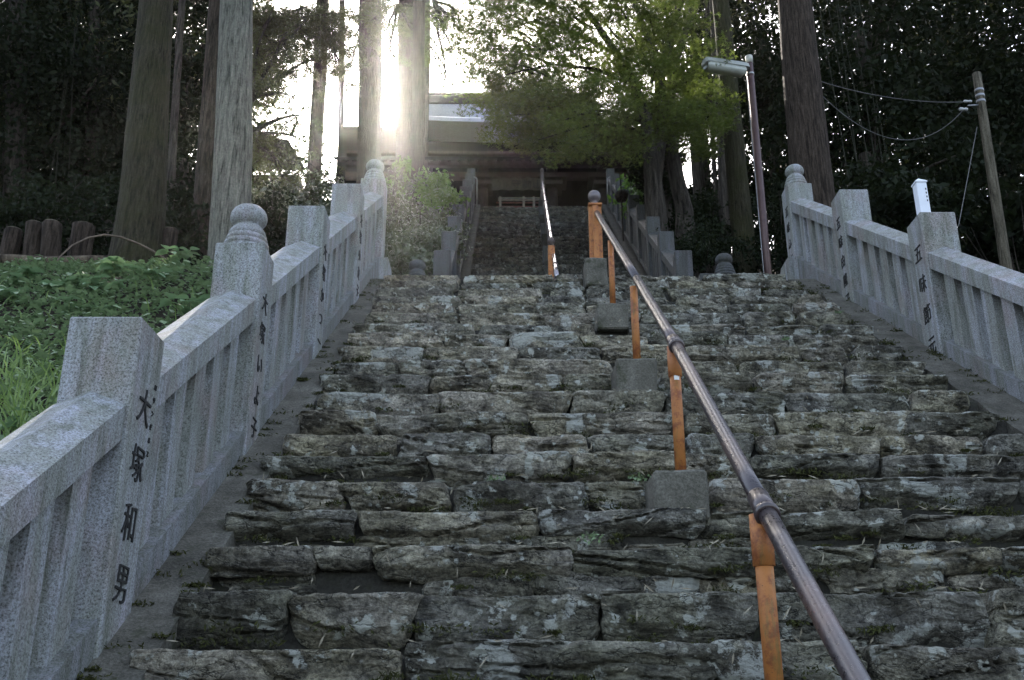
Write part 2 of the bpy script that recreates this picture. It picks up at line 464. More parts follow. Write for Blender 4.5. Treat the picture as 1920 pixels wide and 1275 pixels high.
# ------------------------------------------------------------------ stone steps, lower flight
# y of each nosing in the photograph, bottom to top, with the joints between its stones (x at stone edges)
ROWS = [
 (1310, .27, [(150, 560), (565, 980), (985, 1400), (1410, 1900), (1905, 2300)]),
 (1207, .19, [(226, 757), (762, 1338), (1345, 1622), (1628, 2090)]),
 (1108, .215, [(312, 538), (542, 778), (782, 1122), (1128, 1420), (1452, 1852), (1857, 2150)]),
 (1022, .10, [(385, 590), (585, 700), (704, 1072), (1077, 1475), (1480, 1640), (1648, 1885), (1890, 2080)]),
 (958, .12, [(415, 660), (666, 1008), (1014, 1322), (1326, 1466), (1474, 1700), (1704, 1925), (1930, 2030)]),
 (897, .165, [(467, 643), (648, 845), (849, 1098), (1102, 1322), (1332, 1604), (1608, 1912), (1917, 2000)]),
 (850, .13, [(495, 804), (808, 1068), (1074, 1268), (1272, 1402), (1406, 1650), (1656, 1935)]),
 (812, .16, [(535, 740), (744, 922), (926, 1102), (1112, 1282), (1287, 1414), (1424, 1640), (1645, 1846), (1852, 1925)]),
 (770, .15, [(557, 704), (709, 990), (1002, 1262), (1284, 1454), (1459, 1706), (1690, 1862)]),
 (733, .19, [(587, 822), (827, 1065), (1071, 1240), (1246, 1330), (1334, 1472), (1476, 1706), (1710, 1818)]),
 (700, .15, [(600, 802), (805, 1054), (1057, 1152), (1236, 1412), (1417, 1580), (1586, 1782)]),
 (673.5, .17, [(627, 748), (752, 874), (878, 1152), (1234, 1384), (1387, 1580), (1587, 1728)]),
 (646, .15, [(640, 790), (794, 968), (974, 1128), (1132, 1276), (1282, 1502), (1506, 1592), (1598, 1692)]),
 (623, .16, [(652, 832), (836, 948), (953, 1090), (1094, 1216), (1221, 1362), (1366, 1558), (1562, 1652)]),
 (604, .15, [(665, 892), (897, 1057), (1062, 1116), (1180, 1246), (1251, 1396), (1400, 1532), (1536, 1634)]),
 (584, .16, [(680, 860), (864, 1020), (1024, 1118), (1122, 1196), (1201, 1392), (1397, 1492), (1496, 1594)]),
 (566, .15, [(695, 857), (861, 1003), (1008, 1100), (1105, 1176), (1181, 1362), (1367, 1482), (1486, 1572)]),
 (552, .14, [(700, 869), (873, 1012), (1016, 1096), (1101, 1256), (1266, 1372), (1377, 1500), (1504, 1549)]),
 (538, .15, [(700, 852), (857, 1026), (1031, 1096), (1101, 1252), (1257, 1432), (1437, 1522)]),
 (526, .13, [(706, 864), (868, 994), (1000, 1096), (1101, 1262), (1267, 1510)]),
 (513, .13, [(715, 866), (870, 1042), (1046, 1098), (1140, 1228), (1232, 1312), (1317, 1480)]),
]
def superloop(n, w, h, e=.16):
    """rounded rectangle loop in (y,z), y from 0 (front) to w, z from -h to 0, denser at the front"""
    # walk the rectangle: front face gets most stations
    nf = int(n * .50); nt = max(3, int(n * .22)); nb = max(3, int(n * .16)); nk = max(2, n - nf - nt - nb)
    y = []; z = []
    for i in range(nf): q = i / nf; y.append(0); z.append(-1 + q)
    for i in range(nt): q = i / nt; y.append(q ** 1.5); z.append(0)
    for i in range(nk): q = i / nk; y.append(1); z.append(-q)
    for i in range(nb): q = i / nb; y.append((1 - q) ** 1.2); z.append(-1)
    y = np.array(y) ; z = np.array(z)
    # slightly rounded corners
    y2 = (np.roll(y, 1) + 6 * y + np.roll(y, -1)) / 8; z2 = (np.roll(z, 1) + 6 * z + np.roll(z, -1)) / 8
    return y2 * w, z2 * h
def stone_mesh(x0, x1, yf, zt, th, dp, res, seed, rough=1., pitch=0.):
    L = x1 - x0
    nx = int(max(6, min(100, L / res))) + 1
    nl = int(max(14, min(48, 2.3 * (th + dp * .4) / res)))
    g = random.Random(seed * 7 + 1)
    u = np.linspace(-1, 1, nx); au = np.abs(u)
    ly, lz = superloop(nl, dp, 1.)
    xx = (x0 + x1) / 2 + u * L / 2
    S = np.stack([xx * 2.0, u * 0 + seed * 3.1, u * 0], -1)
    # outline: long straight-ish edges broken by a few steps
    t1 = fbm(S, seed, 2); t2 = fbm(S * 3.3 + 4, seed + 1, 3)
    top = (.012 * t1 + .006 * t2 + .0035 * fbm(S * 14, seed + 3, 2)) * rough
    bq = fbm(S * 1.2 + 9, seed + 5, 3); bot = th * (1.08 + .20 * bq * rough + .10 * fbm(S * 5, seed + 6, 2))
    ce = .018 / max(L, .1)                                         # length of the worn corners as a share of the stone
    e0 = np.clip((1 - au) / (ce * 2), 0, 1) ** .5
    cl, cr_ = g.uniform(.0, .30) ** 1.3, g.uniform(.0, .30) ** 1.3               # how far each end tapers in height
    tl = np.clip(1 - (u + 1) / (2 * g.uniform(.06, .22)), 0, 1) ** 1.5; tr = np.clip(1 - (1 - u) / (2 * g.uniform(.06, .22)), 0, 1) ** 1.5
    hgt = bot * (1 - cl * tl - cr_ * tr)
    drop = (g.uniform(-.2, .8) * cl * tl + g.uniform(-.2, .8) * cr_ * tr) * th * .5
    slant0, slant1 = g.uniform(-.4, .4), g.uniform(-.4, .4)
    sl_ = np.where(u < 0, slant0, slant1) * np.clip((au - .6) / .4, 0, 1)
    zrel = lz[None] * hgt[:, None] * (.80 + .20 * e0[:, None])
    cx = xx[:, None] + sl_[:, None] * (zrel + hgt[:, None] * .5)
    yy = yf + ly[None] + (1 - e0[:, None]) * .022 * (ly[None] < dp * .4) + .022 * fbm(np.stack([xx * 1.3, xx * 0 + seed, xx * 0], -1), seed + 8, 2)[:, None] * rough
    zz = zt + top[:, None] - drop[:, None] * 1. - (1 - e0[:, None]) * .006 + zrel
    P = np.stack([cx, yy, zz], -1)
    q = P.copy(); q[..., 2] += q[..., 0] * pitch * .22; q[..., 2] *= 5.0; q[..., 0] *= 1.15; q += seed * 5.7
    d0 = fbm(q * 1.5, seed, 2)
    d1 = fbm(q * 2.6, seed + 1, 4)
    led = np.round(d0 * 5 + .25 * d1) / 5                          # cleft planes, stepping back
    crack = np.clip(1 - np.abs(fbm(q * np.array([.8, 1, 1.5]) * 1.3 + 31, seed + 11, 3)) / .05, 0, 1)   # thin bedding cracks
    pock = np.clip(fbm(P * 11 + seed, seed + 13, 3) - .12, 0, 1)
    d2 = fbm(P * 34 + seed, seed + 2, 3); d3 = fbm(P * 5 + seed, seed + 7, 2)
    front = np.clip(1 - ly / (dp * .35), 0, 1)[None] * (.6 + .4 * e0[:, None])
    amp = min(1., th / .10) * rough
    P[..., 1] += front * amp * (-.032 * led - .012 * np.round(fbm(P * np.array([3.2, 3.2, 5.5]) + seed * 2.3, seed + 30, 3) * 5) / 5 - .016 * d1 - .010 * d3 + .035 * crack + .045 * pock) - .008 * d2 * amp
    P[..., 1] += (ly[None] < dp * .3) * amp * (.17 * np.clip(-lz[None] - .58, 0, 1) ** 1.2 * (1.2 + 1.4 * fbm(S * 2 + 3, seed + 21, 2))[:, None])   # undercut foot
    P[..., 1] += (ly[None] < dp * .1) * .009 * np.clip((lz[None] + .10) / .10, 0, 1) ** 2 * rough      # worn upper edge
    P[..., 2] += (.004 * d2 + .006 * d3) * amp
    P[..., 0] += (au[:, None] ** 8) * .035 * fbm(P * 11, seed + 4, 3) * rough
    V = P.reshape(-1, 3)
    Fq = grid_faces(nx, nl, True)
    n0 = len(V)
    V = np.vstack([V, P[0].mean(0), P[-1].mean(0)])
    faces = [tuple(f[::-1]) for f in Fq.tolist()]
    for j in range(nl):
        k = (j + 1) % nl
        faces.append((j, k, n0)); faces.append(((nx - 1) * nl + k, (nx - 1) * nl + j, n0 + 1))
    return V, faces

NOSE = []                                                      # (y, z) of each nosing
for y_px, th, js in ROWS:
    p = on_slope(960, y_px, M1, C1)
    NOSE.append((p[1], p[2]))
def build_lower_steps():
    x0, x1 = XL + .168, XR - .236
    V = []; Fc = []
    prof = []
    zprev = -1.9
    for (yy, zz) in NOSE:
        prof.append((yy + .085, zprev)); prof.append((yy + .085, zz - .035)); zprev = zz - .035
    prof.append((11.4, zprev)); prof.append((11.4, -2.0)); prof.append((NOSE[0][0] + .085, -2.0))
    # cross-cut so that the soil is not perfectly flat
    nx = 60; xs = np.linspace(x0, x1, nx)
    P = np.array([[(x, a, b) for a, b in prof] for x in xs])
    P[..., 1] += .025 * fbm(P * 3.1, 11); P[..., 2] += .015 * fbm(P * 4.3, 12)
    n = len(prof)
    o = obj('stone_stairs', P.reshape(-1, 3), grid_faces(nx, n, True), M_DIRT, None)
    tag(o, kind='structure')
    sd_ = 100
    for k, (y_px, th, js) in enumerate(ROWS):
        yy, zz = NOSE[k]
        rise = zz - NOSE[k - 1][1] if k else .2
        res = .0085 + .0020 * k
        xa0 = None
        for j, (a, b) in enumerate(js):
            sd_ += 1
            X0 = on_slope(a, y_px, M1, C1)[0]; X1 = on_slope(b, y_px, M1, C1)[0]
            if j == 0: X0 = max(X0, XL + .13)
            if j == len(js) - 1: X1 = min(X1 if k > 2 else XR - .2, XR - .17)
            if X1 - X0 < .08: continue
            r = random.Random(sd_)
            thk = min(th * r.uniform(.78, 1.12), rise * 1.0)
            Vs, Fs = stone_mesh(X0 - .001, X1 + .001, yy + r.uniform(-.02, .02), zz + r.uniform(-.012, .010), thk, .30, res, sd_, 1. if k < 8 else .75, r.uniform(-1, 1))
            obj('stone', Vs, Fs, M_STONE, o, False)
        # the smaller stones packed beneath thin caps
        if th < .20 and k < 16:
            x = on_slope(js[0][0], y_px, M1, C1)[0] + .05
            xe = on_slope(js[-1][1], y_px, M1, C1)[0] if k > 3 else XR - .2
            while x < min(xe, XR - .25) - .1:
                sd_ += 1; r = random.Random(sd_)
                w = r.uniform(.18, .55)
                hgt = max(.045, rise - th - r.uniform(-.02, .015))
                Vs, Fs = stone_mesh(x, min(x + w, XR - .18), yy + r.uniform(.035, .075), zz - rise + hgt + r.uniform(-.02, .02), hgt * 1.1, .22, res * 1.1, sd_, 1.1, r.uniform(-1, 1))
                obj('stone', Vs, Fs, M_STONE, o, False)
                x += w + r.uniform(.0, .035)
    return o
build_lower_steps()

# sloping concrete margins between the steps and the balustrades
def slope_prism(poly, y0, y1, ny=40, rough=.004, seed=1):
    """poly: (x, dz) cross-section carried along the slope, dz measured from z = M1*y"""
    ys = np.linspace(y0, y1, ny)
    P = np.array([[(x, y, M1 * y + d) for x, d in poly] for y in ys])
    P = P + rough * fbm(P * 7, seed)[..., None] * np.array([1, 0, 1])
    F = grid_faces(ny, len(poly), True)
    return P.reshape(-1, 3), [tuple(f) for f in F.tolist()] + [tuple(range(len(poly))), tuple((ny - 1) * len(poly) + i for i in range(len(poly)))[::-1]]
for side in (0, 1):
    if side == 0: poly = [(XL - .36, -2.075), (XL + .175, -2.095), (XL + .165, -2.65), (XL - .36, -2.65)]
    else: poly = [(XR + .36, -2.075), (XR + .36, -2.65), (XR - .235, -2.65), (XR - .245, -2.095)]
    V, Fc = slope_prism(poly, .9, 9.16, 90, .012, 5 + side)
    o = obj('concrete_margin', V, Fc, M_CONC, None, True)
    for p in o.data.polygons: p.use_smooth = False
    tag(o, kind='structure')

# ------------------------------------------------------------------ balustrades of the lower flight
def text_mesh(txt, size, depth=.004):
    cu = bpy.data.curves.new('glyph', 'FONT'); cu.body = txt; cu.size = size; cu.align_x = 'CENTER'; cu.align_y = 'CENTER'
    cu.extrude = depth; cu.offset = size * -.004; cu.resolution_u = 3
    t = bpy.data.objects.new('glyph', cu); COL.objects.link(t)
    bpy.context.view_layer.update()
    dg = bpy.context.evaluated_depsgraph_get()
    me = bpy.data.meshes.new_from_object(t.evaluated_get(dg))
    V = np.array([v.co[:] for v in me.vertices]) if len(me.vertices) else np.zeros((0, 3))
    F_ = [tuple(p.vertices) for p in me.polygons]
    bpy.data.objects.remove(t); bpy.data.curves.remove(cu); bpy.data.meshes.remove(me)
    return V, F_
def inscription(txt, parent, face_x, sgn, yc, ztop, pitch, size, name='engraved_character', xs=.9):
    """a column of characters on the face that looks along sgn*X"""
    for i, ch in enumerate(txt):
        V, Fc = text_mesh(ch, size)
        if not len(V): continue
        q = V.copy()
        j = np.stack([q[:, 0] * 14 / size * .1 + i * 7, q[:, 1] * 14 / size * .1, q[:, 2] * 0], -1)
        q[:, 0] += size * .05 * fbm(j * 3, 3) + q[:, 1] * .10; q[:, 1] += size * .05 * fbm(j * 3 + 5, 4)
        q[:, 0] *= xs
        # text x runs to the reader's right: +Y for a face looking at -X is reversed
        W = np.stack([face_x + sgn * (q[:, 2] + .0015), yc + (q[:, 0] if sgn > 0 else -q[:, 0]), ztop - i * pitch + q[:, 1]], 1)
        obj(name, W, Fc, M_INK, parent)
PW = .258
def giboshi(x, y, z, s=1.):
    prof = [(0, -.02), (.122, -.02), (.124, .012), (.116, .016), (.116, .020), (.123, .024), (.118, .048), (.109, .051), (.109, .055), (.115, .060), (.108, .083), (.099, .086), (.099, .090),
            (.104, .096), (.096, .120), (.082, .140), (.070, .150), (.072, .156), (.084, .166), (.097, .184), (.101, .205), (.097, .228), (.085, .250), (.068, .267), (.040, .277), (.016, .281), (.010, .292), (0.001, .298)]
    return lathe(x, y, [(r * s, z + h * s) for r, h in prof], 32)
def rail_section(xc, w, eave, low, ridge):
    return [(xc - w / 2, eave), (xc, ridge), (xc + w / 2, eave), (xc + w / 2, low), (xc - w / 2, low)]
def balustrade(side):
    sx = 1 if side == 'left' else -1                 # direction of the inner face
    X0 = XL if side == 'left' else XR
    s = 1.568 if side == 'left' else 1.527
    y1 = 3.4 if side == 'left' else 6.63
    ztp = 1.362 if side == 'left' else 3.476
    ys = [y1 + k * s for k in ((-1, 0, 1, 2, 3) if side == 'left' else (-3, -2, -1, 0, 1))]
    tops = [ztp + M1 * (y - y1) for y in ys]
    ys.append(9.69 if side == 'left' else 9.64); tops.append(5.475 if side == 'left' else 5.395)
    t = thing('stone_balustrade', 'granite balustrade with carved names running up the %s side of the lower stone steps' % side, 'balustrade',
              (X0 - sx * .13, ys[0], M1 * ys[0] - 2.1))
    names = {'left': {1: '大塚和男', 2: '大塚いよ子', 3: '大塚かつ一', 4: '大塚小夜子'}, 'right': {2: '五味和元', 3: '五味節元', 4: '五味由隆子', 5: '五味ふ二子'}}[side]
    xi, xo = X0, X0 - sx * PW
    xc = (xi + xo) / 2
    for k, (y, zt) in enumerate(zip(ys, tops)):
        V, Fc = box((xi, y, M1 * (y) - 2.35 if k < 5 else 3.9), (xo, y + PW, zt), .006)
        p = obj('post', V, Fc, M_GRAN, t)
        if k in names:
            n = len(names[k])
            H = 1.0
            pitch = {4: .205, 5: .172}[n] if side == 'left' else {4: .235, 5: .185}[n]
            start = zt - (.31 if side == 'left' else .29)
            inscription(names[k], p, xi, sx, y + .125, start, pitch, .145 if n == 4 else .125)
            if side == 'left' and k == 1:
                inscription('ロサンゼルス', p, xi, sx, y + .212, zt - .20, .050, .026, 'small_character', .8)
        if (side == 'left' and k in (2, 5)) or (side == 'right' and k == 5):
            V, Fc = giboshi(xc, y + PW / 2, zt)
            f = obj('finial', V, Fc, M_GRAN, p, True)
    # end block and wedge on the landing
    yb = ys[-1]
    zb = 4.05
    V = np.array([(x, yb - .02, z) for x in (xi + sx * .075, xo) for z in (zb - .2, 4.53)] + [(x, yb + .30, z) for x in (xi + sx * .075, xo) for z in (zb - .2, 4.53)] + [(x, yb + .8, z) for x in (xi + sx * .075, xo) for z in (zb - .2, zb + .02)])
    Fc = [(0, 1, 3, 2), (0, 4, 5, 1), (2, 3, 7, 6), (1, 5, 7, 3), (4, 8, 9, 5), (6, 7, 11, 10), (5, 9, 11, 7), (8, 10, 11, 9)]
    obj('end_block', V, Fc, M_GRAN, t)
    # rails, balusters, kerbs between posts
    rc = xc + sx * (-.012)
    for k in range(len(ys) - 1):
        ya, yb_ = ys[k] + PW + .001, ys[k + 1] - .001
        last = (k == len(ys) - 2)
        off = ztp - M1 * y1                          # post tops lie on z = M1*y + off
        ea, lo, ri = off - .328, off - .452, off - .278
        sec = rail_section(rc, .252, ea, lo, ri)
        mm = M1
        ny = 14
        yy = np.linspace(ya, yb_, ny)
        P = np.array([[(x, y, M1 * y + d) for x, d in sec] for y in yy])
        F_ = [tuple(f) for f in grid_faces(ny, 5, True).tolist()] + [(0, 1, 2, 3, 4), tuple((ny - 1) * 5 + i for i in range(5))[::-1]]
        obj('rail', P.reshape(-1, 3), F_, M_GRAN, t)
        # kerb
        kx0, kx1 = xi - sx * .012, xi - sx * .235
        sec = [(kx0, -1.965), (kx1, -1.965), (kx1, -2.4), (kx0, -2.4)]
        yy = np.linspace(ya, yb_, 8)
        P = np.array([[(x, y, M1 * y + d) for x, d in sec] for y in yy])
        F_ = [tuple(f) for f in grid_faces(8, 4, True).tolist()] + [(0, 1, 2, 3), (31, 30, 29, 28)]
        obj('kerb_beam', P.reshape(-1, 3), F_, M_KERB, t)
        nb = 5 if (yb_ - ya) > 1.0 else 4
        gap = (yb_ - ya - nb * .135) / (nb + 1)
        for b in range(nb):
            y0b = ya + gap + b * (.135 + gap)
            bx0, bx1 = xi - sx * .055, xi - sx * .195
            V = []
            for x in (bx0, bx1):
                for y in (y0b, y0b + .135):
                    V += [(x, y, M1 * y - 1.975), (x, y, M1 * y + lo + .01)]
            obj('baluster', V, [(0, 1, 3, 2), (4, 6, 7, 5), (0, 4, 5, 1), (2, 3, 7, 6), (0, 2, 6, 4), (1, 5, 7, 3)], M_GRAN, t)
    return t
balustrade('left'); balustrade('right')

# ------------------------------------------------------------------ handrail of the lower flight
def block(mb_name, x, yf, zb, zt, w, d, parent, mat, seed):
    n = 9
    V, Fc = box((x - w / 2, yf, zb), (x + w / 2, yf + d, zt), .012)
    me = bpy.data.meshes.new('tmp')
    o = obj(mb_name, V, Fc, mat, parent)
    import bmesh
    bm = bmesh.new(); bm.from_mesh(o.data)
    bmesh.ops.subdivide_edges(bm, edges=bm.edges[:], cuts=5, use_grid_fill=True)
    for v in bm.verts:
        p = np.array(v.co[:]) + wl(parent)
        v.co += Vector([float(.007 * fbm(p * 9, seed + i, 4)) for i in range(3)])
    bm.to_mesh(o.data); bm.free(); bpy.data.meshes.remove(me)
    return o
def handrail_lower():
    t = thing('handrail', 'brown pipe handrail on orange posts in concrete blocks, middle of the lower steps', 'handrail', (.75, 2.8, -.1))
    R = .0262
    top = at(1119, 399, 8.80); pts = [top, at(1192, 519, 5.83 + .02) * 0 + at(1194, 523, 5.83), at(1266, 645, 4.37), at(1432, 952, 2.88)]
    d = pts[-1] - pts[-2]; pts.append(pts[-1] + d * .9)
    # a gently bent pipe in three lengths
    for i in range(len(pts) - 1):
        a, b = pts[i], pts[i + 1]
        m = MB(); m.tube([a + (b - a) * q for q in np.linspace(0, 1, 8)], R, 20)
        m.build('pipe_length', M_PIPE, t, True)
    # collars with a saddle, at the posts where two lengths meet
    for i in (2, 3):
        p = pts[i]; dd = (pts[i + 1] - pts[i - 1]); dd /= np.linalg.norm(dd)
        m = MB(); m.tube([p - dd * .075, p - dd * .073, p + dd * .040, p + dd * .042], [R + .001, R + .0055, R + .0055, R + .001], 20)
        m.tube([p + dd * .030, p + dd * .034, p + dd * .052, p + dd * .056], [R + .004, R + .010, R + .010, R + .004], 20)
        m.build('collar', M_PIPE, t, True)
    # posts
    def post(xt, y, zt, zb, r, sleeve):
        V, Fc = tube([(xt, y, zb - .04), (xt, y, zt)], r, 16)
        o = obj('post', V, Fc, M_ORANGE, t, True)
        if sleeve:
            m = MB(); m.tube([(xt, y, zt - .115), (xt, y, zt - .112), (xt, y, zt + .03), (xt, y, zt + .03)], [r, r + .006, r + .006, r], 16)
            m.build('sleeve', M_ORANGE, o, True)
        return o
    spec = [(7.37, at(1147, 452, 7.37), at(1147, 570, 7.37), .023, False), (5.83, at(1191, 538, 5.83), at(1191, 672, 5.83), .0235, False),
            (4.37, at(1268, 662, 4.37), at(1272, 885, 4.37), .0250, True), (2.88, at(1432, 985, 2.88), at(1450, 1330, 2.88), .0252, True)]
    for y, a, b, r, sl_ in spec:
        o = post((a[0] + b[0]) / 2, y, a[2], b[2], r, sl_)
        if y == 4.37:      # torn white sticker, curved round the post
            xp = (a[0] + b[0]) / 2; V = []; rr = r + .0012
            zs = [at(1268, 690, y - r)[2], at(1268, 712, y - r)[2]]
            for az in np.linspace(-112, -58, 6):
                c_, s_ = math.cos(math.radians(az)), math.sin(math.radians(az))
                hi = zs[0] if az < -92 else zs[1] + .010 + .012 * abs(math.sin(az))
                V += [(xp + rr * c_, y + rr * s_, zs[1]), (xp + rr * c_, y + rr * s_, hi)]
            obj('torn_sticker', V, [(2 * i, 2 * i + 2, 2 * i + 3, 2 * i + 1) for i in range(5)], mat_simple('white_sticker', (.65, .65, .63), .5, var=.15), o)
    # concrete footings
    block('footing', .840, 8.69, 3.79, 4.075, .205, .30, t, M_CONC2, 21)
    block('footing', .810, 7.205, 2.79, 2.998, .236, .28, t, M_CONC2, 22)
    block('footing', .764, 5.67, 1.77, 2.012, .236, .30, t, M_CONC2, 23)
    block('footing', .728, 4.21, .79, .998, .225, .30, t, M_CONC2, 24)
    block('footing', .71, 2.74, -.25, -.02, .235, .30, t, M_CONC2, 25)
    # newel post: a square core with plates on its faces and a ball finial
    x, y, zb, zt = .858, 8.84, 4.07, 4.705
    m = MB(); m.box((x - .040, y - .040, zb), (x + .040, y + .040, zt - .02), .004)
    m.box((x - .062, y - .028, zb + .001), (x + .062, y + .028, zt - .03), .003)
    m.box((x - .026, y - .062, zb + .002), (x + .026, y + .062, zt - .035), .003)
    nw = m.build('newel_post', M_ORANGE, t)
    m = MB(); m.box((x - .066, y - .066, zt - .032), (x + .066, y + .066, zt - .008), .005)
    m.build('cap_plate', M_ORANGE, nw)
    V, Fc = lathe(x, y, [(.0, zt - .01), (.045, zt - .01), (.030, zt + .012), (.028, zt + .030), (.045, zt + .045), (.058, zt + .066), (.063, zt + .09), (.058, zt + .115), (.042, zt + .137), (.02, zt + .148), (.001, zt + .151)], 24)
    obj('ball_finial', V, Fc, mat_simple('grey_brown_enamel', (.10, .085, .09), .35, .3, .6), nw, True)
    return t
handrail_lower()

# ------------------------------------------------------------------ upper flight
def build_upper_steps():
    n = 37
    ys = np.linspace(11.1, 22.8, n); run = ys[1] - ys[0]
    V = []; Fc = []
    prof = [(ys[0] + .05, 3.7)]
    for y in ys:
        z = M1 * y - C2
        prof.append((y + .05, prof[-1][1])); prof.append((y + .05, z - .03))
    prof.append((23.4, prof[-1][1])); prof.append((23.4, 3.7))
    P = np.array([[((xl2(a) if k == 0 else xr2(a)), a, b) for a, b in prof] for k in range(2)])
    o = obj('stone_stairs', P.reshape(-1, 3), [tuple(f) for f in grid_faces(2, len(prof), False).tolist()], M_DIRT, None)
    tag(o, kind='structure')
    # shared slabs
    protos = []
    for s in range(10):
        V, Fq = stone_mesh(-.5, .5, 0, 0, .17, .26, .045, 900 + s, .8)
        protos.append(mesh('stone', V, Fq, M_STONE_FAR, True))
    r = random.Random(5)
    for y in ys:
        z = M1 * y - C2
        x = xl2(y) + .12; xe = xr2(y) - .12
        k = 4; cuts = sorted([x + (xe - x) * (i + r.uniform(-.25, .25)) / k for i in range(1, k)])
        e = [x] + cuts + [xe]
        for a, b in zip(e, e[1:]):
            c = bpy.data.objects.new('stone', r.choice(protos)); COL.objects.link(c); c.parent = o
            c.location = ((a + b) / 2, y + r.uniform(-.02, .02), z + r.uniform(-.02, .015)); c.scale = (b - a - .01, 1, r.uniform(.8, 1.1))
            if r.random() < .5: c.rotation_euler = (0, r.uniform(-.01, .01), math.pi * 0)
    return o
build_upper_steps()

def balustrade_upper(side):
    fx = xl2 if side == 'left' else xr2
    sx = 1 if side == 'left' else -1
    label = 'weathered dark stone balustrade on the %s of the far upper flight' % side
    t = thing('stone_balustrade', label, 'balustrade', (fx(11), 11, 4.1))
    n = 9; s = (22.6 - 11.0) / (n - 1)
    w = .20
    for k in range(n):
        y = 11.0 + k * s
        x = fx(y); zt = M1 * y - 2.14
        V, Fc = box((x, y, M1 * y - 3.6), (x - sx * w, y + w, zt), .008)
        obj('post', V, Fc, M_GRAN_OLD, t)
        if k == n - 1: break
        ya, yb = y + w, y + s
        yy = np.linspace(ya + .001, yb - .001, 6)
        off = -2.14
        sec0 = [(-.20, -.30), (-.10, -.26), (-.01, -.30), (-.01, -.42), (-.20, -.42)]
        P = np.array([[(fx(q) + sx * a, q, M1 * q + off + d) for a, d in sec0] for q in yy])
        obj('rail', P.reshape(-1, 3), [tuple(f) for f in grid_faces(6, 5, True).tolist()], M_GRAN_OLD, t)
        sec0 = [(-.01, -1.0), (-.19, -1.0), (-.19, -1.6), (-.01, -1.6)]
        P = np.array([[(fx(q) + sx * a, q, M1 * q + off + d) for a, d in sec0] for q in yy])
        obj('kerb_beam', P.reshape(-1, 3), [tuple(f) for f in grid_faces(6, 4, True).tolist()], M_GRAN_OLD, t)
        nb = 5; gap = (yb - ya - nb * .11) / (nb + 1)
        for b in range(nb):
            y0 = ya + gap + b * (.11 + gap); V = []
            for xx in (fx(y0) - sx * .045, fx(y0) - sx * .155):
                for q in (y0, y0 + .11): V += [(xx, q, M1 * q + off - 1.01), (xx, q, M1 * q + off - .41)]
            obj('baluster', V, [(0, 1, 3, 2), (4, 6, 7, 5), (0, 4, 5, 1), (2, 3, 7, 6), (0, 2, 6, 4), (1, 5, 7, 3)], M_GRAN_OLD, t)
    # sloping foot stone in front of the first post
    x = fx(11.0); xo = x - sx * .20
    V = [(q, 10.98, z) for q in (x, xo) for z in (4.0, 4.9)] + [(q, 10.55, z) for q in (x, xo) for z in (4.0, 4.35)]
    obj('foot_stone', V, [(0, 2, 3, 1), (0, 1, 5, 4), (2, 6, 7, 3), (4, 5, 7, 6), (1, 3, 7, 5)], M_GRAN_OLD, t)
balustrade_upper('left'); balustrade_upper('right')
for side, x0 in (('left', lambda y: xl2(y) - .01), ('right', lambda y: xr2(y) - .14)):
    ys = np.linspace(10.9, 22.9, 60)
    P = np.array([[(x0(y) + a, y, M1 * y + d) for a, d in ((0, -3.19), (.15, -3.20), (.15, -3.7), (0, -3.7))] for y in ys])
    o = obj('concrete_margin', P.reshape(-1, 3), grid_faces(60, 4, True), M_DIRT, None); tag(o, kind='structure')

def handrail_upper():
    t = thing('handrail', 'thin shiny handrail with dark stone blocks running up the middle of the upper flight', 'handrail', (.66, 11.1, 4.1))
    m_dark = mat_simple('dark_rail_paint', (.05, .035, .03), .5)
    m_shine = mat_simple('polished_pipe', (.35, .32, .33), .22, .8, .6)
    def X(y): return .60 + .0262 * (y - 11.0)
    def Z(y): return M1 * y - C2 + .74
    yy = np.linspace(11.0, 22.3, 24)
    m = MB(); m.tube([(X(y), y, Z(y)) for y in yy], .026, 10); m.build('pipe_length', m_shine, t, True)
    for k, y in enumerate(np.linspace(11.7, 22.0, 9)):
        V, Fc = box((X(y) - .10, y - .07, M1 * y - C2 - .1), (X(y) + .04, y + .12, M1 * y - C2 + .24), .01)
        obj('footing', V, Fc, M_GRAN_OLD if k % 2 else M_DIRT, t)
        V, Fc = tube([(X(y), y, M1 * y - C2), (X(y), y, Z(y))], .022, 8)
        obj('post', V, Fc, m_dark, t, True)
        m = MB(); d = np.array([.0262, 1, M1]); d /= np.linalg.norm(d); c = np.array([X(y), y, Z(y)])
        m.tube([c - d * .03, c + d * .03], .034, 10); m.build('collar', m_dark, t, True)
    # newels
    for y, mt, h in ((12.4, M_ORANGE, .86), (22.5, m_dark, .95)):
        x = X(y) - (.03 if y < 15 else .0); zb = M1 * y - C2
        V, Fc = box((x - .045, y - .045, zb - .1), (x + .045, y + .045, zb + h), .01)
        nw = obj('newel_post', V, Fc, mt, t)
        V, Fc = lathe(x, y, [(.0, zb + h), (.03, zb + h), (.025, zb + h + .03), (.045, zb + h + .05), (.05, zb + h + .08), (.035, zb + h + .115), (.001, zb + h + .145)], 16)
        obj('ball_finial', V, Fc, m_dark, nw, True)
handrail_upper()
# arched rail ends at the head of the upper flight
for side, px in (('left', 888), ('right', 1145)):
    c = at(px, 332, 22.4); zb = M1 * 22.4 - C2
    r_ = .085; m = MB(); pts = [(c[0] - r_, 22.4, zb)] + [(c[0] + r_ * math.cos(a), 22.4, c[2] - r_ + r_ * math.sin(a)) for a in np.linspace(math.pi, 0, 9)] + [(c[0] + r_, 22.4, zb)]
    m.tube(pts, .016, 8)
    tag(m.build('arched_rail_end', mat_simple('galvanised_pipe', (.22, .21, .21), .4, .6), None, True),
        'narrow upside-down U of grey pipe at the head of the upper flight, %s side' % side, 'railing', 'arched pipe ends at the head of the upper flight')

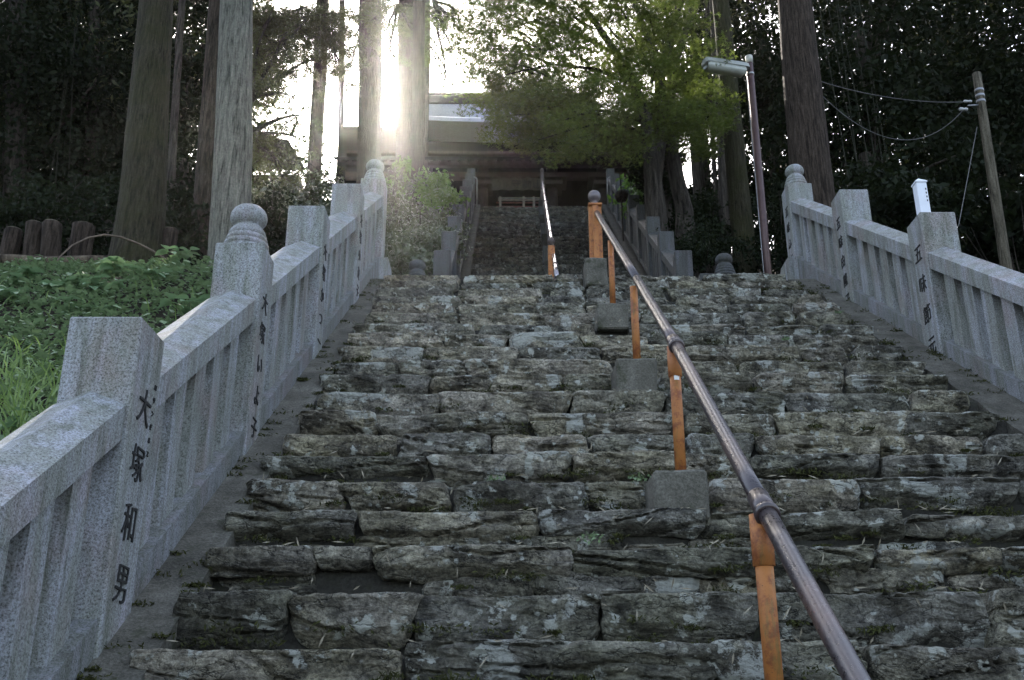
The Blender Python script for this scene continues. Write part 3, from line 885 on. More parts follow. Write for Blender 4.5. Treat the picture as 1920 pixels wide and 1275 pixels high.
# small posts and blocks standing on the landing
def short_post(px, top_y, Y, s, label):
    p = at(px, top_y, Y); zb = 4.0
    m = MB(); V, Fc = giboshi(p[0], Y, 0, s); zt = p[2] - .30 * s
    t = thing('short_stone_post', label, 'post', (p[0], Y, zb))
    V[:, 2] += zt
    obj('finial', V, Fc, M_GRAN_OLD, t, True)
    m = MB(); m.box((p[0] - .11 * s, Y - .11 * s, zb), (p[0] + .11 * s, Y + .11 * s, zt), .008)
    m.build('shaft', M_GRAN_OLD, t)
short_post(1356, 474, 10.4, .95, 'low grey post with an onion-shaped top on the landing, left of the lamp pole')
short_post(783, 486, 10.4, .95, 'low grey rounded post on the landing before the glossy bushes at left')
p = at(1312, 512, 10.0); m = MB(); m.box((p[0], 10.0, 4.0), (p[0] + .20, 10.2, p[2]), .01)
tag(m.build('kerb_stone', M_GRAN_OLD), 'small pale block at the landing edge beside the upper right balustrade', 'stone block')

# mushroom-shaped lamp shade on a post beside the upper balustrade
p = at(1165, 366, 17.0)
t = thing('post_lamp', 'dark mushroom-shaped lamp on a thin pole over the upper right balustrade', 'lamp', (p[0], 17, 8.4))
V, Fc = lathe(p[0], 17.0, [(.0, p[2] - .03), (.05, p[2] - .05), (.10, p[2] - .10), (.12, p[2] - .02), (.13, p[2]), (.12, p[2] + .04), (.07, p[2] + .08), (.02, p[2] + .10), (.001, p[2] + .1)], 20)
obj('lamp_shade', V, Fc, M_DARKBARK, t, True)
m = MB(); m.tube([(p[0], 17, 8.3), (p[0], 17, p[2] + .32)], .014, 8); m.build('pole', M_DARKBARK, t, True)

# ------------------------------------------------------------------ the gate at the top
def gate():
    t = thing('temple_gate', 'dark timber temple gate with grey roof at the head of the stairs', 'gate', (.9, 26, 12.05))
    fy = 25.6
    x0 = at(629, 300, 26.2)[0]; x1 = at(1245, 300, 26.2)[0]
    z0 = 12.0
    ztop = at(700, 222, 26.2)[2]
    # upper roof
    rx0, rx1 = at(768, 200, 25.5)[0], at(1128, 200, 25.5)[0]
    ze, yr = at(860, 222, 25.3)[2], 28.4
    zr = at(860, 196, yr)[2]; zt = at(860, 181, yr)[2]
    V = []
    for x in np.linspace(rx0, rx1, 25):
        q = (x - (rx0 + rx1) / 2) / (rx1 - rx0) * 2; up = .10 * q * q
        V += [(x, 25.3, ze + up), (x, 26.4, ze + (zr - ze) * .32 + up * .6), (x, yr, zr), (x, yr + 2.0, ze + (zr - ze) * .32), (x, yr + 3.1, ze), (x, yr + 3.1, ze - .12), (x, 25.3, ze - .12 + up)]
    F_ = [tuple(f) for f in grid_faces(25, 7, True).tolist()] + [tuple(range(7))[::-1], tuple(24 * 7 + i for i in range(7))]
    tt = M_ROOF
    rf = obj('roof', V, F_, tt, t)
    m = MB()
    for k in range(1, 9):
        f = k / 9; 
        m.box((rx0, 25.3 + (1.1 if False else 0) + (yr - 25.3) * f - .012, ze + (zr - ze) * (f * .95 if f > .35 else f * .9) + .0), (rx1, 25.3 + (yr - 25.3) * f + .012, ze + (zr - ze) * f + .055))
    m.build('roof_seams', M_ROOF, rf)
    m = MB(); m.box((rx0 + .1, yr - .22, zr - .1), (rx1 - .1, yr + .22, zt), .04); m.box((rx0 + .05, yr - .28, zt - .09), (rx1 - .05, yr + .28, zt - .03), .01)
    m.build('ridge', M_RIDGE, rf)
    # body
    m = MB(); m.box((x0, 26.4, z0), (x1, 30.5, ztop - .15)); m.build('wall', M_WOOD_SHADE, t)
    m = MB(); m.box((rx0 + .5, 26.35, ztop - .16), (rx1 - .5, 30.2, ze + .35)); m.build('upper_wall', M_WOOD_SHADE, t)
    # lower eave with rafters
    elo = at(900, 300, 24.9)[2]
    m = MB()
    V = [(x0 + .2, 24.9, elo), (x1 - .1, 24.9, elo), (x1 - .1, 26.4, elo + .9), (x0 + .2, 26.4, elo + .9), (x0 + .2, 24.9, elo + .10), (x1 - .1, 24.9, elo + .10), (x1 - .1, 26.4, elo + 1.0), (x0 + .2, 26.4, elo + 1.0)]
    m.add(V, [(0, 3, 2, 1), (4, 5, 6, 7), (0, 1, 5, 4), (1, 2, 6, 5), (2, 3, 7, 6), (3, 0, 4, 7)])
    m.build('lower_eave', M_WOOD_SHADE, t)
    nx = 34
    for i in range(nx):
        x = x0 + .4 + (x1 - x0 - .8) * i / (nx - 1)
        V = [(x - .035, 24.86, elo - .09), (x + .035, 24.86, elo - .09), (x + .035, 26.39, elo + .80), (x - .035, 26.39, elo + .80), (x - .035, 24.86, elo - .005), (x + .035, 24.86, elo - .005), (x + .035, 26.39, elo + .89), (x - .035, 26.39, elo + .89)]
        obj('rafter', V, [(0, 3, 2, 1), (4, 5, 6, 7), (0, 1, 5, 4), (1, 2, 6, 5), (2, 3, 7, 6), (3, 0, 4, 7)], M_WOOD_PALE if i > nx - 6 else M_WOOD, t)
    # columns
    for px in (700, 800, 905, 1035, 1130, 1200):
        q = at(px, 340, 25.9)
        V, Fc = tube([(q[0], 25.95, z0), (q[0], 25.95, elo + .5)], .16, 14)
        c = obj('column', V, Fc, M_WOOD, t, True)
        m = MB(); m.box((q[0] - .28, 25.6, elo - .35), (q[0] + .28, 26.3, elo - .22)); m.box((q[0] - .42, 25.5, elo - .18), (q[0] + .42, 26.3, elo - .06)); m.build('bracket', M_WOOD_PALE, c)
    for ypx, h, mt in ((330, .10, M_WOOD_PALE), (308, .07, M_WOOD), (288, .05, M_WOOD_PALE)):
        z = at(900, ypx, 25.75)[2]
        m = MB(); m.box((x0 + .4, 25.68, z - h), (x1 - .4, 25.86, z + h), .01); m.build('tie_beam', mt, t)
    # hanging banner with writing
    a = at(922, 334, 25.6); b = at(1022, 357, 25.6)
    m = MB(); nn = 20
    xs = np.linspace(a[0], b[0], nn)
    V = [(x, 25.58 + .03 * math.sin(i * 1.3), z) for i, x in enumerate(xs) for z in (b[2], a[2])]
    bn = obj('banner', V, [(2 * i, 2 * i + 2, 2 * i + 3, 2 * i + 1) for i in range(nn - 1)], mat_simple('aged_cloth', (.055, .048, .038), .9), t)
    for i, ch in enumerate('守前山'):
        V, Fc = text_mesh(ch, .30)
        if len(V):
            W = np.stack([at(968 + i * 20, 345, 25.5)[0] + V[:, 0], 25.53 - V[:, 2], at(968, 345, 25.5)[2] + V[:, 1]], 1)
            obj('character', W, Fc, M_INK, bn)
gate()
# low red and white barrier before the gate
a = at(930, 388, 24.4); b = at(1012, 373, 24.4)
t = thing('barrier', 'low red and white barrier before the gate, above the top step', 'barrier', (a[0], 24.4, 12.05))
m_red = mat_simple('faded_red_paint', (.08, .02, .015), .7); m_wh = mat_simple('faded_white_paint', (.13, .11, .09), .7)
m = MB(); m.box((a[0], 24.38, a[2] - .5), (b[0], 24.42, a[2] + .02)); m.box((a[0], 24.38, b[2] - .13), (b[0], 24.42, b[2] - .10)); m.build('red_panel', m_red, t)
for zz in (b[2], b[2] - .06):
    m = MB(); m.box((a[0] + .05, 24.33, zz - .018), (b[0], 24.37, zz + .012)); m.build('white_rail', m_wh, t)
for px in (938, 982, 1001):
    q = at(px, 380, 24.3); m = MB(); m.box((q[0] - .03, 24.29, 12.05), (q[0] + .03, 24.33, b[2] + .02)); m.build('white_post', m_wh, t)

# ------------------------------------------------------------------ lamp, utility pole, marker
def lamp():
    Y = 14.0
    tp = at(1404, 106, Y); bt = at(1441, 520, Y)
    d = (bt - tp) / (tp[2] - bt[2]); bt2 = tp + d * (tp[2] - 4.0)
    m_pole = mat_simple('brown_painted_steel', (.085, .05, .047), .45, .3, .5, .25)
    m_wh = mat_simple('pale_cap', (.45, .45, .40), .6)
    m_head = mat_simple('aged_white_housing', (.34, .36, .34), .5, 0, .5, .15)
    m_gl = mat_simple('milky_lamp_cover', (.42, .45, .42), .25, 0, .5, .12)
    t = thing('street_lamp', 'tall street lamp, brown pole and long flat grey head pointing left', 'street lamp', bt2)
    m = MB(); m.tube([bt2, tp + (bt - tp) * .035], .056, 16); m.build('pole', m_pole, t, True)
    m = MB(); m.tube([tp + (bt - tp) * .033, tp, tp + np.array([0, 0, .02])], [.059, .059, .03], 16); m.build('pole_cap', m_wh, t, True)
    c = tp + (bt - tp) * .088
    m = MB(); m.tube([c - [0, 0, .015], c + [0, 0, .015]], .063, 16); m.build('clamp_band', mat_simple('bright_steel', (.5, .5, .5), .3, .8), t, True)
    # the head: from the pole outward to the left, towards the viewer
    a = at(1404, 130, Y) ; b = at(1320, 117, Y - 0.3)
    ax = b - a; L = np.linalg.norm(ax); ax /= L
    side = np.cross(ax, [0, 0, 1]); side /= np.linalg.norm(side); up = np.cross(side, ax)
    sec = [(-.13, -.04), (-.12, .035), (-.06, .08), (.06, .08), (.12, .035), (.13, -.04)]
    st = [(0.03, .6), (.07, .92), (.12, 1.), (L * .55, 1.), (L - .05, .95), (L - .015, .82), (L, .55)]
    V = [a + ax * s + side * y * k + up * z * k for s, k in st for y, z in sec]
    F_ = [tuple(f) for f in grid_faces(len(st), 6, True).tolist()] + [tuple(range(6)), tuple((len(st) - 1) * 6 + i for i in range(6))[::-1]]
    hd = obj('lamp_head', V, F_, m_head, t)
    sec = [(-.12, -.038), (-.105, -.11), (-.05, -.15), (.05, -.15), (.105, -.11), (.12, -.038)]
    st = [(0.10, .7), (.14, .96), (L * .55, 1.), (L - .06, .94), (L - .02, .7)]
    V = [a + ax * s + side * y * k + up * (z * k if z < -.04 else z) for s, k in st for y, z in sec]
    F_ = [tuple(f) for f in grid_faces(len(st), 6, True).tolist()] + [tuple(range(6)), tuple((len(st) - 1) * 6 + i for i in range(6))[::-1]]
    obj('lamp_cover', V, F_, m_gl, hd, True)
    # conduit beside the pole
    m = MB(); o_ = np.array([-.068, -.01, 0]); m.tube([tp + (bt - tp) * .10 + o_, bt2 + o_], .008, 6); m.build('conduit', mat_simple('grey_conduit', (.25, .25, .26), .4, .5), t, True)
lamp()
def utility_pole():
    Y = 13.0
    tp = at(1831, 138, Y); bt = at(1887, 505, Y); d = bt - tp; bt2 = tp + d * 1.7
    m_w = mat_bark('grey_pole_wood', (.07, .062, .045), (.14, .125, .095), 1.)
    t = thing('utility_pole', 'leaning weathered wooden utility pole on the right behind the balustrade', 'utility pole', bt2)
    m = MB(); m.tube([tp + d * 1.7 * q for q in np.linspace(0, 1, 12)][::-1], np.linspace(.088, .062, 12), 14); m.build('pole', m_w, t, True)
    m_s = mat_simple('galvanised_band', (.25, .26, .28), .35, .7, .5, .15); m_d = mat_simple('porcelain', (.3, .31, .31), .25, 0, .6, .1)
    for f in (.095, .125, .155):
        c = tp + d * f; n = d / np.linalg.norm(d)
        m = MB(); m.tube([c - n * .022, c + n * .018], .067, 14); m.build('band', m_s, t, True)
    for px, py, r_ in ((1807, 205, .030), (1815, 190, .022)):
        c = at(px, py, Y - .1); m = MB(); m.tube([c + [-.07, 0, 0], c + [-.055, 0, 0], c + [-.015, 0, 0], c + [0, 0, 0], c + [.03, 0, 0], c + [.055, 0, 0]], [r_ * .5, r_, r_, r_ * .6, r_, r_ * .7], 12)
        m.build('insulator', m_d, t, True)
    m = MB(); m.tube([at(1815, 198, Y - .1), tp + d * .17], .012, 6); m.build('strut', m_s, t, True)
    m_c = mat_simple('old_cable', (.07, .07, .07), .6)
    def wire(a, b, sag, label):
        q = np.linspace(0, 1, 24)[:, None]; P = a + (b - a) * q; P[:, 2] -= sag * 4 * (q * (1 - q))[:, 0]
        V, Fc = tube(P, .0055, 6); tag(obj('wire', V, Fc, m_c, None, True), label, 'wire')
    wire(at(1540, 178, 12.5), at(1806, 206, Y - .1), .62, 'pale slack cable from the big right cedar to the utility pole')
    wire(at(1530, 150, 12.5), at(1812, 191, Y - .1), .12, 'thin taut dark cable above the slack one, right')
    wire(at(1832, 238, Y), at(1797, 425, 11.5), 0., 'straight guy wire slanting down from the utility pole')
utility_pole()
def marker():
    Y = 7.4
    a = at(1722, 336, Y); x = a[0]; w = .042
    zt = at(1722, 346, Y)[2]
    m_p = mat_simple('white_painted_wood', (.62, .65, .72), .5, 0, .4, .06)
    t = thing('marker_post', 'slim white square marker post behind the right balustrade', 'marker post', (x, Y, 2.7))
    V, Fc = box((x - w, Y - w, 2.6), (x + w, Y + w, zt), .004); obj('shaft', V, Fc, m_p, t)
    V = [(x - w - .006, Y - w - .006, zt), (x + w + .006, Y - w - .006, zt), (x + w + .006, Y + w + .006, zt), (x - w - .006, Y + w + .006, zt), (x - w - .006, Y - w - .006, zt + .012), (x + w + .006, Y - w - .006, zt + .012), (x + w + .006, Y + w + .006, zt + .012), (x - w - .006, Y + w + .006, zt + .012), (x, Y, zt + .055)]
    obj('cap', V, [(0, 3, 2, 1), (0, 1, 5, 4), (1, 2, 6, 5), (2, 3, 7, 6), (3, 0, 4, 7), (4, 5, 8), (5, 6, 8), (6, 7, 8), (7, 4, 8)], m_p, t)
    m = MB()
    for k in range(4): m.box((x + w * .55, Y - w - .003, zt - .07 - k * .035), (x + w * .75, Y - w, zt - .055 - k * .035))
    m.build('nail_heads', M_INK, t)
marker()

# ------------------------------------------------------------------ trees
def trunk_geo(pts, rad, seed, flare=0., seg=28, step=.22, ridge=.05):
    pts = np.asarray(pts, float); rad = np.asarray(rad, float)
    d = np.r_[0, np.cumsum(np.linalg.norm(np.diff(pts, axis=0), axis=1))]
    n = int(max(6, min(110, d[-1] / step)))
    s = np.linspace(0, d[-1], n)
    C = np.stack([np.interp(s, d, pts[:, k]) for k in range(3)], 1)
    R = np.interp(s, d, rad)
    C[:, 0] += .03 * fbm(np.stack([s * .5, s * 0 + seed, s * 0], -1), seed); R = R * (1 + flare * np.exp(-s / .45))
    a = np.arange(seg) * 2 * math.pi / seg
    ca, sa = np.cos(a), np.sin(a)
    q = np.stack([np.broadcast_to(ca * 2.6, (n, seg)), np.broadcast_to(sa * 2.6, (n, seg)), np.broadcast_to(s[:, None] * .45, (n, seg))], -1)
    rr = R[:, None] * (1 + ridge * 1.4 * fbm(q, seed, 4) + (flare * .5 * np.exp(-s / .4))[:, None] * np.abs(np.sin(a * 2.5 + seed))[None])
    V = np.stack([C[:, 0:1] + rr * ca, C[:, 1:2] + rr * sa, np.broadcast_to(C[:, 2:3], (n, seg))], -1).reshape(-1, 3)
    return V, grid_faces(n, seg, True)
def leaves(P, size, aspect=.45, flat=.5, seed=0, star=False, jit=.35):
    """one leaf per point: a folded rhombus, or a five-pointed star; flat 0..1 = how level the leaves lie"""
    g = np.random.default_rng(seed); n = len(P)
    N = g.normal(size=(n, 3)); N /= np.linalg.norm(N, axis=1)[:, None]
    N = N * (1 - flat) + np.array([0, 0, 1.]) * flat; N /= np.linalg.norm(N, axis=1)[:, None]
    T = g.normal(size=(n, 3)); T -= (T * N).sum(1)[:, None] * N; T /= np.linalg.norm(T, axis=1)[:, None]
    B = np.cross(N, T)
    s = size * (1 + jit * g.uniform(-1, 1, n))[:, None]
    if not star:
        V = np.stack([P - T * s * .5, P + B * s * aspect * .5 + N * s * .06, P + T * s * .5, P - B * s * aspect * .5 + N * s * .06], 1).reshape(-1, 3)
        return V, np.arange(n * 4).reshape(n, 4)
    # star: quads (centre, notch, tip, notch)
    ang = np.radians([90, 25, 155, -35, 215]); L = np.array([.62, .58, .58, .36, .36])
    V = []; F_ = []
    vs_ = [P]
    for a, l in zip(ang, L):
        for da, ll in ((-.36, l * .38), (0, l), (.36, l * .38)):
            vs_.append(P + s * ll * (math.cos(a + da) * T + math.sin(a + da) * B) - N * s * .10 * ll)
    V = np.stack(vs_, 1).reshape(-1, 3)
    base = (np.arange(n) * 16)[:, None, None]
    f = np.array([[0, 1 + 3 * k, 2 + 3 * k, 3 + 3 * k] for k in range(5)])[None]
    return V, (base + f).reshape(-1, 4)
def clumps(centres, rad, per, seed, sq=(1, 1, .6)):
    """points clustered round centres; rad scalar or array"""
    g = np.random.default_rng(seed); c = np.repeat(centres, per, axis=0)
    r = np.repeat(np.broadcast_to(rad, (len(centres),)), per)[:, None]
    u = g.normal(size=c.shape); u /= np.linalg.norm(u, axis=1)[:, None]
    return c + u * r * (g.random((len(c), 1)) ** .5) * np.array(sq)
def ellipsoid_pts(c, rad, n, seed, inner=.45):
    g = np.random.default_rng(seed); u = g.normal(size=(n, 3)); u /= np.linalg.norm(u, axis=1)[:, None]
    return np.array(c) + u * (inner + (1 - inner) * g.random((n, 1)) ** .6) * np.array(rad)
def limb(p0, p1, r0, r1, seed, sag=.0, n=9, wob=.12):
    q = np.linspace(0, 1, n)[:, None]; P = np.array(p0) + (np.array(p1) - np.array(p0)) * q
    L = np.linalg.norm(np.array(p1) - np.array(p0))
    P = P + (wob * L * fbm(np.stack([q[:, 0] * 2.2, q[:, 0] * 0 + seed, q[:, 0] * 0], -1), seed)[:, None] * np.array([.5, .5, 1])) * np.sin(q * math.pi)
    P[:, 2] += sag * L * (q * (1 - q) * 4)[:, 0]
    return P, r0 + (r1 - r0) * q[:, 0]

def tree(name, label, path, rad, bark, Y=None, group=None, seed=0, flare=.25, crown=None, limbs=None, twig=None, cat='tree', ridge=.05):
    """path: points from the foot upwards"""
    path = [np.array(p, float) for p in path]
    foot = path[0]
    t = thing(name, label, cat, foot, group)
    V, Fc = trunk_geo(path, rad, seed, flare, 30 if rad[0] > .15 else 12, .18 if rad[0] > .15 else .5, ridge)
    obj('trunk', V, Fc, bark, t, True)
    if limbs:
        m = MB()
        for i, (a, b, r0, r1, sag) in enumerate(limbs):
            P, R_ = limb(a, b, r0, r1, seed * 31 + i, sag); m.tube(P, R_, 7)
        m.build('limbs', bark, t, True)
    if crown:
        V, Fc, mt = crown
        obj('crown', V, Fc, mt, t)
    return t
def trunk_through(lo, hi, Y, zfoot, ztop, lean=0.):
    """axis through two pixels at distance Y, extended to the given heights"""
    a, b = at(*lo, Y), at(*hi, Y + lean)
    d = (b - a) / (b[2] - a[2])
    return a + d * (zfoot - a[2]), a + d * (ztop - a[2])
def wpx(w, x, y, Y):
    p = at(x, y, Y); return w / FPX * float(p @ CF) / 2
def cedar_crown(axis_lo, axis_hi, z0, z1, R0, seed, n=70, per=60, mt=None, size=.22):
    """drooping needle sprays round the top of a cedar; z0..z1 along its axis"""
    g = np.random.default_rng(seed); d = (axis_hi - axis_lo) / (axis_hi[2] - axis_lo[2])
    z = z0 + (z1 - z0) * g.random(n); r = R0 * (1 - .75 * (z - z0) / (z1 - z0)) * (.35 + .65 * g.random(n)); a = g.uniform(0, 2 * math.pi, n)
    c = axis_lo + d * (z - axis_lo[2])[:, None] + np.stack([r * np.cos(a), r * np.sin(a), -.25 * r], 1)
    P = clumps(c, .75, per, seed, (1.1, 1.1, .5))
    V, Fc = leaves(P, size, .30, .2, seed)
    return V, Fc, mt or M_NEEDLE

CED = []   # cedars: label, lower px, upper px, Y, width px (low, high), bark, foot z, crown z0..z1
def cedar(name, label, lo, hi, Y, w0, w1, bark, seed, crown=None, flare=.25, top=None, group=None):
    zf = float(ground_z(at(*lo, Y)[0], Y)) - .15
    top = top or zf + 21
    a, b = trunk_through(lo, hi, Y, zf, top)
    r0, r1 = wpx(w0, *lo, Y), wpx(w1, *hi, Y)
    zl, zh = at(*lo, Y)[2], at(*hi, Y)[2]
    k = (r1 - r0) / (zh - zl)
    rf = r0 + k * (zf - zl); rt = max(.06, r1 + min(k, -.008) * (top - zh))
    m_ = a + (b - a) * ((zh - zf) / (top - zf))
    cr = cedar_crown(a, b, *crown, seed) if crown else None
    return tree(name, label, [a, m_, b], [max(rf, r0), r1, rt], bark, seed=seed, flare=flare, crown=cr, group=group)
cedar('cedar_tree', 'thick mossy dark cedar trunk at left, behind the log and stumps', (262, 440), (293, 20), 11.5, 88, 62, M_CEDAR_MOSS, 1, (13, 24, 3.0, ), .45)
cedar('cedar_tree', 'straight pale grey-green cedar trunk behind the onion-topped left post', (431, 430), (445, 10), 10.4, 74, 60, M_CEDAR_PALE, 2, (12.5, 23, 2.6), .15)
cedar('cedar_tree', 'dark slanting trunk just left of the pale cedar', (376, 440), (398, 120), 14, 36, 28, M_CEDAR, 3, (15, 24, 2.6), .3)
cedar('cedar_tree', 'slim dark trunk standing against the white sky at left', (588, 340), (606, 10), 22, 27, 24, M_CEDAR, 4, (20.5, 30, 2.8), .3)
cedar('cedar_tree', 'very thin distant trunk right of the slim one against the sky', (640, 205), (642, 10), 27, 11, 11, M_DARKBARK, 5, (24.5, 32, 2.2), .2)
cedar('cedar_tree', 'dark trunk that half covers the sun glow above the left gate wall', (692, 250), (695, 10), 23, 44, 42, M_CEDAR, 6, (21.5, 31, 2.8), .25)
cedar('cedar_tree', 'broad dark trunk just right of the sun glow', (764, 250), (768, 10), 24, 40, 42, M_CEDAR, 7, (22.0, 32, 3.0), .25)
cedar('cedar_tree', 'trunk in the bushes left of the upper flight, lower part in the open', (781, 440), (786, 60), 17.5, 27, 22, M_CEDAR, 8, (19, 27, 2.4), .35)
cedar('cedar_tree', 'thin trunk at the left end of the gate roof', (797, 190), (801, 10), 25, 14, 14, M_CEDAR, 9, (24, 31, 2.2), .2)
cedar('cedar_tree', 'massive brown ridged cedar at right behind the end post of the balustrade', (1525, 365), (1492, 15), 12.5, 78, 62, M_CEDAR, 10, (14.5, 25, 3.2), .25)
cedar('cedar_tree', 'olive dark cedar trunk left of the brown lamp pole', (1394, 470), (1366, 160), 15.2, 44, 34, M_CEDAR_MOSS, 11, (14.0, 24, 3.2), .3)
cedar('cedar_tree', 'black slim trunk beside the olive cedar, right of the white sky gap', (1358, 400), (1347, 180), 18, 20, 17, M_DARKBARK, 12, (14.8, 24, 2.8), .3)
cedar('cedar_tree', 'very thin black trunk crossing the white sky gap at right', (1340, 330), (1333, 190), 21, 8, 8, M_DARKBARK, 13, (17.5, 26, 2.2), .2)
cedar('cedar_tree', 'thin dark trunk between the two big left cedars', (318, 400), (332, 150), 17, 16, 14, M_DARKBARK, 14, None, .3, 17)
cedar('cedar_tree', 'dim dark trunk behind the leaning utility pole', (1897, 470), (1872, 60), 21, 26, 22, M_DARKBARK, 15, (15, 26, 3.5), .3)
cedar('cedar_tree', 'dim dark trunk at the left edge of the photo', (28, 430), (30, 10), 19, 40, 34, M_DARKBARK, 16, (12.5, 24, 3.5), .3)
cedar('cedar_tree', 'dim dark trunk left of the mossy cedar among black foliage', (165, 420), (178, 10), 20, 24, 20, M_DARKBARK, 17, (13, 24, 3.2), .3)

# dead-looking lower branches with sparse needles between the pale cedar and the sky
def needle_branches(label, root, tips, seed, per=22, size=.13, group=None):
    t = thing('hanging_branch', label, 'branch', root, group)
    m = MB(); cs = []
    for i, tp in enumerate(tips):
        P, R_ = limb(root if i % 3 else root + (np.array(tips[0]) - root) * .12, tp, .045, .010, seed + i, .06, 12, .16); m.tube(P, R_, 6)
        g = random.Random(seed + i)
        for k in range(3, 12):
            for _ in range(2):
                e = P[k] + np.array([g.uniform(-.5, .5), g.uniform(-.5, .5), g.uniform(-.50, .12)])
                P2, R2 = limb(P[k], e, .010, .004, seed + i * 13 + k, 0, 5, .1); m.tube(P2, R2, 4, False)
                cs += [P2[j] for j in (2, 3, 4)]
    m.build('twigs', M_DARKBARK, t, True)
    P = clumps(np.array(cs), .14, per, seed, (1, 1, .9))
    V, Fc = leaves(P, size * .62, .16, .05, seed)
    obj('needles', V, Fc, M_NEEDLE, t)
needle_branches('gnarled branch reaching right from the pale cedar against the sky', at(470, 190, 15.5), [at(540, 60, 15.5), at(575, 35, 16), at(590, 110, 16), at(545, 180, 15.2), at(560, 130, 15.8), at(510, 20, 15.5)], 60)
needle_branches('lower drooping needle branch beside the pale cedar', at(468, 250, 15.5), [at(545, 255, 15.6), at(520, 300, 15.2), at(575, 215, 15.8), at(530, 330, 15.5), at(600, 320, 16)], 90)
needle_branches('wispy branches hanging between the slim trunks at the top', at(606, 40, 21), [at(560, 10, 21), at(655, 60, 21), at(640, 130, 21), at(565, 110, 21), at(668, 20, 21), at(650, 170, 21), at(600, 160, 20), at(575, 50, 21), at(625, 20, 21), at(660, 110, 21), at(620, 90, 21)], 120, 40)
needle_branches('needle branches beside the sun glow at the top', at(745, 10, 21), [at(725, 60, 21), at(732, 110, 21), at(812, 30, 21), at(818, 110, 21), at(850, 20, 21), at(845, 155, 21)], 150, 34)
needle_branches('branches high beside the pale cedar at the top', at(480, 60, 18), [at(500, 10, 18), at(545, 70, 18), at(580, 10, 18), at(490, 130, 18), at(530, 120, 18), at(600, 70, 18), at(515, 60, 18), at(560, 40, 18), at(500, 170, 18), at(620, 30, 18)], 180, 44)
needle_branches('thin leafy branches crossing the sky left of the gate roof', at(812, 0, 20), [at(830, 60, 20), at(870, 30, 20), at(850, 100, 20), at(880, 90, 20), at(835, 150, 20)], 210, 20)
needle_branches('branches between the two sun-side trunks at the top', at(700, -30, 21), [at(728, 30, 21), at(722, 60, 21), at(738, 10, 21), at(660, 90, 21), at(655, 150, 21)], 240, 26)

# dense dark forest on both sides: separate trees, each with a trunk and a crown
def dark_tree(label, px, py, Y, rx, rz, seed, n=60, per=130, size=.15, mt=None, group='dark evergreen trees of the wood', ry=None, trunk=True):
    c = at(px, py, Y); zf = float(ground_z(c[0], Y)) - .2
    cs = ellipsoid_pts(c, (rx, ry or rx, rz), n, seed)
    V, Fc = leaves(clumps(cs, .32 * (rx + rz) / 2, per, seed + 1, (1, 1, .7)), size, .5, .35, seed + 2)
    limbs = [(c + np.array([0, 0, -rz * .5]), q, .06, .02, .05) for q in cs[:7]]
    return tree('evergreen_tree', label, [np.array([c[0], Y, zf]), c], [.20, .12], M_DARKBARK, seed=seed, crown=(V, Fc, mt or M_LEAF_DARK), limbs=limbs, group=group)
SPEC = [  # px, py, Y, rx, rz, label
 (40, 60, 22, 3.6, 3.4, 'dark evergreen filling the top left corner'),
 (20, 300, 20, 3.0, 3.0, 'dark evergreen at the left edge above the stumps'),
 (175, 330, 21, 2.3, 2.6, 'dark evergreen behind the stumps, left of the mossy cedar'),
 (215, 110, 24, 2.7, 4.0, 'tall dark evergreen left of the mossy cedar near the top'),
 (355, 70, 22, 2.1, 3.2, 'dark evergreen between the mossy and the pale cedar, upper part'),
 (350, 300, 20, 1.5, 3.0, 'dark evergreen between the mossy and the pale cedar, lower part'),
 (-120, 200, 20, 4.0, 5.0, 'dark evergreen just outside the left edge'),
 (1430, 60, 23, 2.6, 3.4, 'dark evergreen above the street lamp'),
 (1445, 260, 21, 1.4, 2.0, 'dark evergreen between the lamp pole and the big brown cedar'),
 (1610, 60, 19, 2.7, 3.4, 'dark evergreen at the top right of the big brown cedar'),
 (1620, 290, 18, 2.1, 2.4, 'dark evergreen low down right of the big brown cedar'),
 (1770, 110, 21, 3.2, 3.2, 'dark evergreen behind the head of the utility pole'),
 (1760, 340, 20, 2.6, 2.8, 'dark evergreen behind the white marker post'),
 (1930, 80, 22, 3.2, 3.6, 'dark evergreen in the top right corner'),
 (1925, 360, 20, 2.6, 3.2, 'dark evergreen at the right edge behind the utility pole'),
 (2080, 220, 20, 4.0, 6.0, 'dark evergreen just outside the right edge'),
 (1300, 60, 24, 2.6, 3.0, 'dark tree crown between the maple and the street lamp'),
 (1300, 200, 22, 1.3, .6, 'dark drooping crown just above the white sky gap at right'),
]
for i, (px, py, Y, rx, rz, lab) in enumerate(SPEC):
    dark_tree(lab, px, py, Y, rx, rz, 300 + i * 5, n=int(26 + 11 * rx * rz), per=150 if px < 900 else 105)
# farther wood closing the gaps, one mass on each side
for sx, x0, x1, lab in ((-1, -34, -7.5, 'l'), (1, 8.0, 40, 'r')):
    g = np.random.default_rng(55 + sx); n = 190 if sx > 0 else 250
    X = g.uniform(x0, x1, n); Y = g.uniform(26, 36, n); Zm = np.where(np.abs(X) < 11, 22, 30); Z = 8 + (Zm - 8) * g.random(n)
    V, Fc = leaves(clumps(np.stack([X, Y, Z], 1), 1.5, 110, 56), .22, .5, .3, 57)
    tag(obj('distant_wood', V, Fc, M_LEAF_DARK), 'dark wood closing the view on the %s' % ('left' if sx < 0 else 'right'), 'wood', None, 'stuff')

